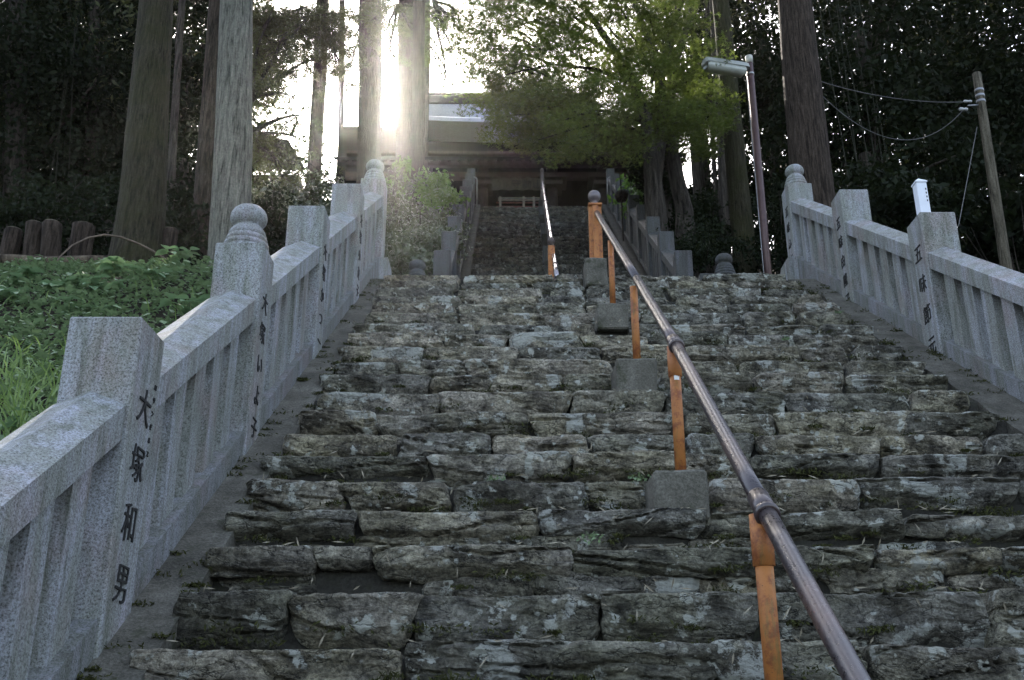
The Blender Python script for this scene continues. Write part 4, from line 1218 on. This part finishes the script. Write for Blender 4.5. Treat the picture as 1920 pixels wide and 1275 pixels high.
# the maple over the gate steps
def maple():
    Y = 14.5
    foot = np.array([at(1236, 470, Y)[0], Y, float(ground_z(at(1236, 470, Y)[0], Y)) - .1])
    t = thing('maple_tree', 'spreading green maple with several dark stems hanging over the upper flight', 'tree', foot)
    def A(x, y, dy=0): return at(x, y, Y + dy)
    m = MB()
    stems = [([foot, A(1228, 380), A(1221, 300), A(1212, 220), A(1186, 150), A(1150, 90), A(1100, 20)], [.20, .17, .13, .10, .085, .07, .05]),
             ([A(1226, 350, .1), A(1240, 250, .2), A(1236, 150, .3), A(1262, 60, .3), A(1290, -60, .3)], [.13, .10, .09, .07, .05]),
             ([foot + [.35, .2, 0], A(1285, 400, .4), A(1268, 330, .4), A(1252, 240, .5), A(1262, 130, .6), A(1300, 10, .6)], [.17, .15, .13, .11, .08, .06]),
             ([A(1214, 230), A(1170, 215, -.3), A(1120, 205, -.6), A(1060, 225, -.9)], [.07, .05, .035, .02]),
             ([A(1222, 270), A(1180, 240, -.5), A(1130, 232, -1.0), A(1080, 240, -1.4), A(1010, 262, -1.6)], [.06, .045, .035, .025, .012]),
             ([A(1190, 160), A(1120, 130, -.3), A(1040, 120, -.6), A(950, 140, -.8)], [.06, .045, .03, .012]),
             ([A(1160, 105), A(1080, 60, -.2), A(1000, 40, -.3), A(930, 60, -.3)], [.05, .04, .025, .012]),
             ([A(1236, 150, .3), A(1210, 60, .2), A(1180, -20, .2)], [.06, .05, .03])]
    for k, (P, r_) in enumerate(stems):
        V, Fc = trunk_geo(P, r_, 40 + k, 0, 12, .12, .05); m.add(V, Fc)
    # secondary branches
    tw = []
    g = random.Random(3)
    pads = []   # flat foliage pads: centre px, radius
    PX = [(950, 245), (990, 270), (1040, 270), (1080, 285), (1150, 290), (1180, 270), (1120, 255), (1000, 225), (945, 205), (1060, 235), (1100, 215), (930, 170), (950, 120), (1000, 160), (1050, 180), (1090, 160),
          (920, 90), (970, 60), (1020, 100), (1070, 120), (1120, 90), (1140, 160), (1000, 20), (1060, 50), (1110, 30), (1160, 40), (1180, 110), (940, 20), (1215, 60), (1250, 100), (1270, 160), (1290, 210), (1270, 40), (1235, 190), (1215, 20), (1300, 110), (905, 60), (925, 20), (900, 110), (940, 150), (985, 120), (1030, 60), (1060, 90), (970, 190), (1010, 200), (1085, 0), (1130, -20), (1030, 5), (880, 30), (1150, 130), (1100, 250), (1015, 250), (960, 225), (1200, 90), (1230, 130), (1290, 290), (1310, 240),
          (1020, -40), (1100, -60), (1180, -60), (1260, -40), (960, -30), (1190, 215), (1160, 190), (1240, 260), (1280, 255), (1300, 280), (1130, 285), (1060, 275), (1165, 265)]
    for (x, y) in PX:
        if y > 200: y -= 26
        dy = g.uniform(-1.6, 1.0); c = A(x, y, dy); pads.append(c)
        s = A(x + (1225 - x) * .35 + g.uniform(-15, 15), y + (200 - y) * .2 + 10, dy * .5)
        P, R_ = limb(s, c, .022, .006, int(x), .05, 7, .1); m.add(*tube(P, R_, 5))
    m.build('trunk', M_DARKBARK, t, True)
    pads = np.array(pads)
    sub = clumps(pads, .66, 17, 71, (1.0, 1.0, .5))
    P = clumps(sub, .26, 52, 72, (1, 1, .45))
    V, Fc = leaves(P, .085, .9, .55, 73, True)
    obj('crown', V, Fc, M_LEAF_MAPLE, t)
maple()
# dark ivy-clad crown right of the maple stems
dark_tree('dense dark tree in front of the right end of the gate, beside the maple stems', 1238, 290, 16.5, .5, 1.3, 500, 22, 150, .12, None)

# bamboo culms in the dark at right
M_BAM = mat_simple('bamboo_culm_skin', (.018, .020, .012), .7, 0, .2, .3)
BAM = ['farthest left, ending behind the cedar top', 'second from the left', 'third from the left', 'fourth from the left', 'second from the right, leaning left', 'shortest one near the cedar', 'rightmost', 'leaning, rightmost of three', 'nearly upright one', 'leftmost of three']
for i, (x0, y0, x1, y1) in enumerate([(1590, 330, 1538, 20), (1613, 340, 1556, 30), (1628, 300, 1572, 10), (1648, 350, 1600, 40), (1660, 345, 1628, 120), (1600, 250, 1575, 60), (1672, 350, 1640, 170), (118, 200, 150, 20), (132, 250, 140, 60), (105, 330, 128, 60)]):
    Y = 16.5 if x0 > 1000 else 18.5
    a, b = trunk_through((x0, y0), (x1, y1), Y, float(ground_z(at(x0, y0, Y)[0], Y)) - .1, 17)
    n = 24; q = np.linspace(0, 1, n * 3); P = a + (b - a) * q[:, None]; R_ = np.where(np.arange(n * 3) % 3 == 1, .013, .010) * (1 - .5 * q)
    V, Fc = tube(P, R_, 7)
    side = 'right' if x0 > 1000 else 'left'
    tag(obj('bamboo_culm', V, Fc, M_BAM, None, True), 'thin bamboo culm in the dark wood at %s, %s' % (side, BAM[i]), 'bamboo', 'bamboo culms in the %s wood' % side)

# ------------------------------------------------------------------ bushes
def bush(label, blobs, mt, size, per, seed, name='bush', flat=.3, asp=.5, group=None, n=26):
    """blobs: (px, py, Y, r) in metres"""
    cs = []; foot = None
    for k, (px, py, Y, r_) in enumerate(blobs):
        c = at(px, py, Y)
        if foot is None: foot = np.array([c[0], c[1], min(c[2] - .3, float(ground_z(c[0], c[1])))])
        cs.append(ellipsoid_pts(c, (r_, r_, r_ * .8), n, seed + k, .3))
    t = thing(name, label, 'bush', foot, group)
    cs = np.concatenate(cs)
    m = MB()
    for q in cs[::5]:
        P, R_ = limb(foot, q, .02, .005, seed, .05, 6, .1); m.tube(P, R_, 5)
    m.build('stems', M_DARKBARK, t, True)
    V, Fc = leaves(clumps(cs, .22, per, seed + 50), size, asp, flat, seed + 51)
    obj('foliage', V, Fc, mt, t)
    return t
bush('bright green leafy shrub left of the upper flight balustrade', [(815, 370, 17, .42), (840, 385, 16.8, .3), (795, 350, 17.2, .35), (822, 345, 17.4, .3)], M_LEAF_BRIGHT, .11, 16, 600)
bush('glossy camellia-like bush just left of the upper flight', [(790, 430, 14.5, .5), (830, 420, 15, .42), (760, 470, 13, .42), (800, 470, 13.4, .42), (830, 460, 13.8, .3)], M_LEAF_BUSH, .075, 26, 620)
bush('glossy bush behind the end post of the left balustrade', [(745, 400, 15, .5), (740, 450, 13.5, .45), (735, 500, 12, .42), (765, 500, 12, .4), (755, 360, 17, .45)], M_LEAF_BUSH, .075, 26, 640)
bush('yellowish lit bush between the trunks above the left end post', [(750, 345, 20, .35), (765, 320, 20, .25), (735, 365, 19, .4)], M_LEAF_BRIGHT, .10, 14, 660)
bush('sunlit bush on the skyline behind the pale cedar', [(500, 350, 19, .8), (540, 370, 19, .7), (575, 390, 18, .6), (495, 400, 17, .7), (530, 410, 16, .6), (480, 380, 17, .7)], M_LEAF_BUSH, .09, 30, 680)
bush('low bush on the skyline left of the fourth left post', [(600, 380, 19, .5), (625, 400, 18, .5), (590, 410, 17, .5), (612, 345, 21, .35), (560, 430, 15, .5)], M_LEAF_BUSH, .09, 26, 700)
bush('dark shrub mass behind the onion-topped left post', [(500, 440, 13, .5), (530, 430, 13, .5), (520, 470, 11.5, .4), (505, 400, 14, .5)], M_LEAF_DARK, .08, 28, 720)
bush('bright green shrub above the upper right balustrade', [(1195, 362, 18, .42), (1222, 352, 18, .40), (1208, 385, 17.5, .35), (1235, 375, 18, .3)], M_LEAF_BRIGHT, .13, 16, 740)
bush('dark bush between the maple stem and the right sky gap', [(1290, 395, 19, .6), (1320, 395, 18, .5), (1270, 430, 16, .5), (1310, 440, 15.5, .5), (1255, 405, 17.2, .4)], M_LEAF_DARK, .09, 30, 760)
bush('wide dark hedge below the white sky gap at right', [(1290, 372, 22.5, .4), (1320, 372, 22.5, .4), (1350, 372, 22.5, .4), (1380, 372, 22.5, .4), (1410, 372, 22.5, .4), (1440, 370, 22.5, .5), (1300, 405, 20, .5), (1340, 405, 20, .5), (1420, 405, 20, .6)], M_LEAF_DARK, .11, 40, 780)
bush('brownish round shrub behind the low post on the landing', [(1300, 450, 13.8, .42), (1330, 460, 13.4, .42), (1290, 480, 12.8, .3)], M_LEAF_DARK, .06, 34, 800)
bush('dark undergrowth between the olive cedar and the lamp pole', [(1420, 440, 16.5, .6), (1440, 480, 15.5, .6), (1410, 490, 15, .5), (1455, 420, 17, .7)], M_LEAF_DARK, .08, 32, 820)
bush('dark undergrowth behind the right balustrade below the big cedar', [(1460, 400, 16, .7), (1600, 380, 15, .8), (1650, 400, 14, .8), (1640, 360, 15, .7), (1680, 380, 13.5, .6)], M_LEAF_DARK, .13, 30, 840)
bush('broad-leaved shrub at the right edge beside the utility pole', [(1890, 400, 14, .6), (1935, 420, 14.5, .6), (1930, 460, 14, .5), (1840, 470, 15, .5), (1760, 400, 15, .6)], M_LEAF_DARK, .17, 22, 860)
bush('black undergrowth behind the stumps at the left edge', [(20, 440, 14, .8), (80, 430, 14, .9), (140, 435, 14, .9), (200, 430, 14.5, .8), (60, 395, 15, .8), (170, 395, 15, .8), (-40, 430, 14, .9)], M_LEAF_DARK, .10, 34, 880)
bush('black undergrowth between the mossy and the pale cedars', [(320, 440, 14, .7), (350, 400, 15, .7), (345, 455, 13, .5), (380, 430, 16, .6)], M_LEAF_DARK, .10, 34, 890)
# spiky grass-like plant beside the low post on the landing
def tuft(label, px, py, Y, h, n, seed, mt=M_GRASS, spread=.2, name='grass_tuft', w=.012, z=None, cat='plant'):
    g = np.random.default_rng(seed); c = at(px, py, Y); z0 = c[2] if z is None else z
    V = []; Fc = []
    for i in range(n):
        a = g.uniform(0, 2 * math.pi); L = h * g.uniform(.5, 1.15); b = np.array([c[0] + g.normal() * spread * .4, Y + g.normal() * spread * .4, z0])
        d = np.array([math.cos(a), math.sin(a), 0]) * g.uniform(.2, .75); s = np.array([-math.sin(a), math.cos(a), 0])
        k0 = len(V)
        for j, q in enumerate(np.linspace(0, 1, 5)):
            p = b + d * L * q * q + np.array([0, 0, L * (q - .35 * q ** 2.5)]); ww = w * (1 - q) ** .6 * (1 if q else .7)
            V += [p - s * ww, p + s * ww]
        Fc += [(k0 + 2 * j, k0 + 2 * j + 1, k0 + 2 * j + 3, k0 + 2 * j + 2) for j in range(4)]
    o = obj(name, np.array(V), Fc, mt); tag(o, label, cat)
    return o
tuft('grassy plant with thin stems right of the low post on the landing', 1392, 512, 11.5, .55, 60, 31, M_GRASS, .35, z=4.1)

# ------------------------------------------------------------------ left slope: ground cover, plants, stumps, log
def slope_pt(px, py, c=1.90):
    """where the line of sight through a pixel meets the left-hand bank"""
    p = on_slope(px, py, M1, c)
    if p[2] > 4.1:
        q = at(px, py, 1.); p = q * (4.1 / q[2])
    return p
def ground_cover():
    g = np.random.default_rng(91); n = 17000
    X = g.uniform(-7.5, -1.62, n); Y = g.uniform(3.0, 9.3, n)
    dens = .5 + .5 * fbm(np.stack([X * 1.6, Y * 1.6, X * 0], -1), 91, 3)
    keep = g.random(n) < .45 + dens; X, Y = X[keep], Y[keep]
    h = .03 + .12 * np.clip(dens[keep], 0, 1) * g.random(len(X))
    Z = ground_z(X, Y) + h
    P = np.stack([X, Y, Z], 1)
    P = clumps(P, .045, 3, 92, (1, 1, .5))
    V, Fc = leaves(P, .040, .75, .62, 93)
    V2, F2 = leaves(P[::14] + [0, 0, .03], .075, .7, .6, 94)
    V = np.vstack([V, V2]); Fc = np.vstack([Fc, F2 + len(V) - len(V2)])
    tag(obj('ground_cover', V, Fc, M_COVER), 'low green clover-like plants covering the bank left of the balustrade', 'ground cover', None, 'stuff')
ground_cover()
def right_cover():
    g = np.random.default_rng(191); n = 9000
    X = g.uniform(3.5, 12, n); Y = g.uniform(2.5, 13, n); P = np.stack([X, Y, ground_z(X, Y) + .04 + .12 * g.random(n)], 1)
    V, Fc = leaves(clumps(P, .06, 3, 192, (1, 1, .5)), .07, .7, .6, 193)
    tag(obj('ground_cover', V, Fc, M_LEAF_DARK), 'dark low plants on the bank right of the balustrade', 'ground cover', None, 'stuff')
right_cover()
def grass_patch():
    g = np.random.default_rng(95); V = []; Fc = []
    for i in range(420):
        t_ = g.random()
        px, py = (g.normal(45, 45), g.uniform(700, 860)) if t_ < .6 else (g.uniform(-60, 380), g.uniform(540, 800))
        b = slope_pt(px, py); 
        if b[0] > -1.62: continue
        b[2] = float(ground_z(b[0], b[1]))
        L = g.uniform(.14, .42) * (1 if t_ < .6 else .6); a = g.uniform(0, 6.28); d = np.array([math.cos(a), math.sin(a), 0]) * g.uniform(.2, .7); s = np.array([1., 0, 0]); k0 = len(V); w = .0065
        for j, q in enumerate(np.linspace(0, 1, 6)):
            p = b + d * L * q * q + np.array([0, 0, L * (q - .4 * q ** 2.5)]); V += [p - s * w * (1 - q) ** .6, p + s * w * (1 - q) ** .6]
        Fc += [(k0 + 2 * j, k0 + 2 * j + 1, k0 + 2 * j + 3, k0 + 2 * j + 2) for j in range(5)]
    tag(obj('grass', np.array(V), Fc, M_GRASS), 'long grass blades on the bank at the left edge', 'grass', None, 'stuff')
grass_patch()
# plants with broad leaves: each leaf is a part
def leaf_proto(L=.13, W=.085):
    V = []; Fc = []; n = 7
    for i, q in enumerate(np.linspace(0, 1, n)):
        w = W / 2 * (math.sin(math.pi * q ** .8) ** .8 if 0 < q < 1 else .02); x = L * q; z = -.25 * L * q * q
        V += [(x, -w, z - .0 + w * .25), (x, 0, z), (x, w, z + w * .25)]
    for i in range(n - 1):
        a = i * 3; Fc += [(a, a + 1, a + 4, a + 3), (a + 1, a + 2, a + 5, a + 4)]
    return mesh('leaf', V, Fc, M_BIGLEAF, True)
LEAF = leaf_proto()
def plant(label, px, py_base, py_top, Y, seed, nl=14, k=1.):
    g = random.Random(seed)
    tp = at(px, py_top, Y); b = np.array([tp[0] + g.uniform(-.05, .05), Y, float(ground_z(tp[0], Y)) - .02])
    t = thing('broad_leaved_plant', label, 'plant', b)
    m = MB(); stems = []
    for s in range(3):
        e = tp + np.array([g.uniform(-.22, .22), g.uniform(-.12, .12), g.uniform(-.10, .0)]) * (s > 0)
        P, R_ = limb(b, e, .006, .003, seed + s, .03, 8, .06); m.tube(P, R_, 5); stems.append(P)
    m.build('stems', mat_simple('green_stem', (.10, .15, .05), .6) if 'green_stem' not in bpy.data.materials else bpy.data.materials['green_stem'], t, True)
    for i in range(nl):
        P = stems[i % 3]; q = P[-1 - (i // 3) % 4] if i >= 3 else P[-1]
        o = bpy.data.objects.new('leaf', LEAF); COL.objects.link(o); o.parent = t
        o.location = tuple(q - b); az = i * 2.4 + g.uniform(-.4, .4)
        o.rotation_euler = (g.uniform(-.25, .25), g.uniform(-.25, .35), az); sc = k * g.uniform(.75, 1.25); o.scale = (sc, sc, sc)
    return t
PL = [(35, 520, 7.9, 'broad-leaved plant at the left edge under the log'), (60, 508, 8.1, 'broad-leaved plant leaning across the left end of the log'), (95, 530, 7.7, 'low broad-leaved plant in front of the log, left of the twig'),
      (15, 545, 7.3, 'broad-leaved plant lowest at the left edge'), (150, 520, 7.9, 'small broad-leaved plant at the foot of the arched twig'), (215, 485, 8.0, 'tallest broad-leaved plant in front of the mossy cedar'),
      (250, 500, 7.9, 'broad-leaved plant just right of the tallest one'), (190, 520, 7.6, 'pale broad-leaved plant left of the tallest one'), (335, 465, 8.8, 'feathery plant beside the pale cedar foot'), (355, 560, 6.7, 'small broad-leaved plant by the second left post'),
      (300, 510, 8.3, 'broad-leaved plant under the arched twig at right'), (130, 560, 7.0, 'broad-leaved plant in the middle of the bank'), (25, 770, 4.6, 'broad-leaved plant low at the left edge above the nearest rail')]
for i, (px, py, Y, lab) in enumerate(PL):
    plant(lab, px, 0, py, Y, 900 + i * 7, 18 if i != 12 else 9, .92 if i != 12 else .6)

def stump(label, x0, x1, y_top, Y, seed, lean=0.):
    a = at((x0 + x1) / 2, y_top, Y); w = wpx(x1 - x0, x0, y_top, Y)
    zf = float(ground_z(a[0], Y)) - .2
    t = thing('tree_stump', label, 'stump', (a[0], Y, zf))
    V, Fc = trunk_geo([np.array([a[0] + lean, Y, zf]), a], [w * 1.05, w], seed, .1, 26, .06, .16)
    n = len(V); V = np.vstack([V, V[-26:].mean(0) + [0, 0, .01]])
    obj('bark', V, [tuple(f) for f in Fc.tolist()] + [(n - 26 + j, n - 26 + (j + 1) % 26, n) for j in range(26)], M_CEDAR, t, True)
    m = MB(); m.tube([a - [0, 0, .01], a + [0, 0, .012]], w * .86, 20); m.build('cut_face', mat_simple('cut_wood', (.13, .11, .085), .9, sc=25) if 'cut_wood' not in bpy.data.materials else bpy.data.materials['cut_wood'], t)
stump('squat stump at the far left with a pale cut top', 10, 42, 432, 10.6, 1)
stump('left one of two tall split stumps side by side', 50, 80, 420, 10.5, 2, .12)
stump('right one of two tall split stumps side by side', 81, 115, 419, 10.4, 3, .14)
stump('broad dark stump left of the mossy cedar', 137, 178, 424, 10.8, 4)
stump('small grey stump just right of the mossy cedar', 308, 334, 432, 11.5, 5)
a = at(-40, 489, 9.0); b = at(212, 491, 9.25)
V, Fc = trunk_geo([a, (a + b) / 2 + [0, 0, .01], b], [.062, .060, .055], 6, 0, 16, .1, .03)
# the generic trunk builder keeps rings level, so this one uses a tube
V, Fc = tube([a + (b - a) * q + [0, 0, .008 * math.sin(q * 9)] for q in np.linspace(0, 1, 14)], [.062 - .006 * q for q in np.linspace(0, 1, 14)], 14)
tag(obj('fallen_log', V, Fc, mat_bark('smooth_log_bark', (.07, .055, .04), (.13, .105, .075), .6), None, True), 'smooth brown log lying level in front of the stumps', 'log')
m = MB()
pts = [at(x, y, 8.6 + .004 * (x - 95)) for x, y in ((96, 508), (112, 482), (135, 460), (165, 446), (195, 440), (225, 444), (255, 455), (285, 470), (310, 486), (335, 492), (360, 510), (392, 535))]
m.tube(pts, np.linspace(.006, .017, len(pts)), 7); m.tube([pts[9], at(310, 508, 9.3), at(285, 528, 9.1)], [.010, .009, .006], 6)
tag(m.build('arched_twig', M_TWIG, None, True), 'bare brown twig arching over the plants towards the second left post', 'twig')

# ------------------------------------------------------------------ moss, grass and dry leaves on the steps
def litter():
    g = np.random.default_rng(77); V = []; Fc = []
    for i in range(640):
        k = int(g.integers(0, len(NOSE) - 1)); y, z = NOSE[k]; w = g.uniform(XL + .2, XR - .3)
        up = g.random() < .45
        c = np.array([w, y - .035 - .02 * g.random(), z - g.uniform(.02, .17)]) if up else np.array([w, y + g.uniform(-.03, .02), z + .008])
        L = g.uniform(.020, .060) * (1 if k < 9 else .8); W = g.uniform(.004, .008)
        a = g.normal(0, .9) if not up else g.uniform(0, 3.14)
        d = np.array([math.cos(a), -.25 * g.random(), math.sin(a) * (1 if up else .5)]); d /= np.linalg.norm(d)
        s = np.cross(d, [0, -1, .3]); s /= np.linalg.norm(s); k0 = len(V)
        V += [c - d * L / 2, c + s * W / 2 + [0, -.003, 0], c + d * L / 2, c - s * W / 2 + [0, -.003, 0]]; Fc.append((k0, k0 + 1, k0 + 2, k0 + 3))
    tag(obj('fallen_leaves', np.array(V), Fc, M_STRAW), 'narrow dry pale leaves scattered over the lower steps', 'leaf litter', None, 'stuff')
    V = []; Fc = []
    cl = []
    for i in range(420):
        k = int(g.integers(0, len(NOSE) - 1)); y, z = NOSE[k]; cl.append((g.uniform(XL + .2, XR - .3), y - .005, z - g.uniform(.08, .19)))
    for i in range(150):       # along the foot of the kerbs and the ends of the steps
        y = g.uniform(2.6, 9.1); x = (XL + .012, XL + .165, XR - .012, XR - .235)[int(g.integers(0, 4))]
        cl.append((x, y, M1 * y - 2.085))
    P = clumps(np.array(cl), g.uniform(.02, .08, len(cl)), 50, 78, (1.6, .35, .35))
    V, Fc = leaves(P, .022, .3, .3, 79)
    tag(obj('moss', V, Fc, M_MOSS), 'dark moss and rootlets in the joints of the lower steps', 'moss', None, 'stuff')
    for (x, y, s) in ((930, 903, 1), (1195, 900, 1.4), (1105, 1012, 1.2), (1470, 640, .8), (1570, 590, .9)):
        p = on_slope(x, y, M1, C1 + .04); P = clumps(np.array([p + [0, -.05, 0]]), .035 * s, 40, 80 + x, (1.3, .5, .6)); V, Fc = leaves(P, .018, .6, .4, 81)
        lab = {930: 'tiny green weed in a joint left of the third footing from the top', 1195: 'green weed beside the mossy near footing', 1105: 'green weed under a thin slab below the mossy footing', 1470: 'tiny weed in a high joint right of the handrail', 1570: 'tiny weed in a high joint near the right margin'}[x]
        tag(obj('weed', V, Fc, M_COVER), lab, 'weed')
litter()

# roof of a small building on the hill at left, beyond the pale cedar
def far_building():
    Y = 30.0
    def A(x, y, d=0): return at(x, y, Y + d)
    zb = 12.0
    a, b, c = A(430, 262), A(548, 258), A(574, 318)
    t = thing('small_building', 'dark roof and wall of a small building against the sky right of the pale cedar', 'building', (a[0], Y, zb))
    e0, e1 = A(405, 322), c
    V = [tuple(A(430, 246)), tuple(A(540, 262)), tuple(c), tuple(e0), tuple(A(430, 246, 2)), tuple(A(540, 262, 2)), tuple(A(574, 318, 3)), tuple(A(405, 322, 3))]
    obj('roof', V, [(3, 2, 1, 0), (4, 5, 6, 7), (0, 1, 5, 4), (1, 2, 6, 5), (2, 3, 7, 6), (3, 0, 4, 7)], M_WOOD_SHADE, t)
    m = MB(); m.box((e0[0] + .2, Y + .3, zb), (c[0] - .3, Y + 2.6, c[2] - .02)); m.build('wall', M_WOOD, t)
far_building()

# ------------------------------------------------------------------ evening haze
def haze():
    V, Fc = box((-80, -12, -3), (80, 75, 42))
    hm = bpy.data.materials.new('haze'); hm.use_nodes = True; nt = hm.node_tree; nt.nodes.clear()
    o_ = nt.nodes.new('ShaderNodeOutputMaterial'); v = nt.nodes.new('ShaderNodeVolumePrincipled')
    v.inputs['Color'].default_value = (.95, .93, .9, 1); v.inputs['Density'].default_value = HAZE; v.inputs['Anisotropy'].default_value = .9
    nt.links.new(v.outputs[0], o_.inputs['Volume'])
    tag(obj('haze', V, Fc, hm), kind='stuff')
HAZE = .00021
haze()
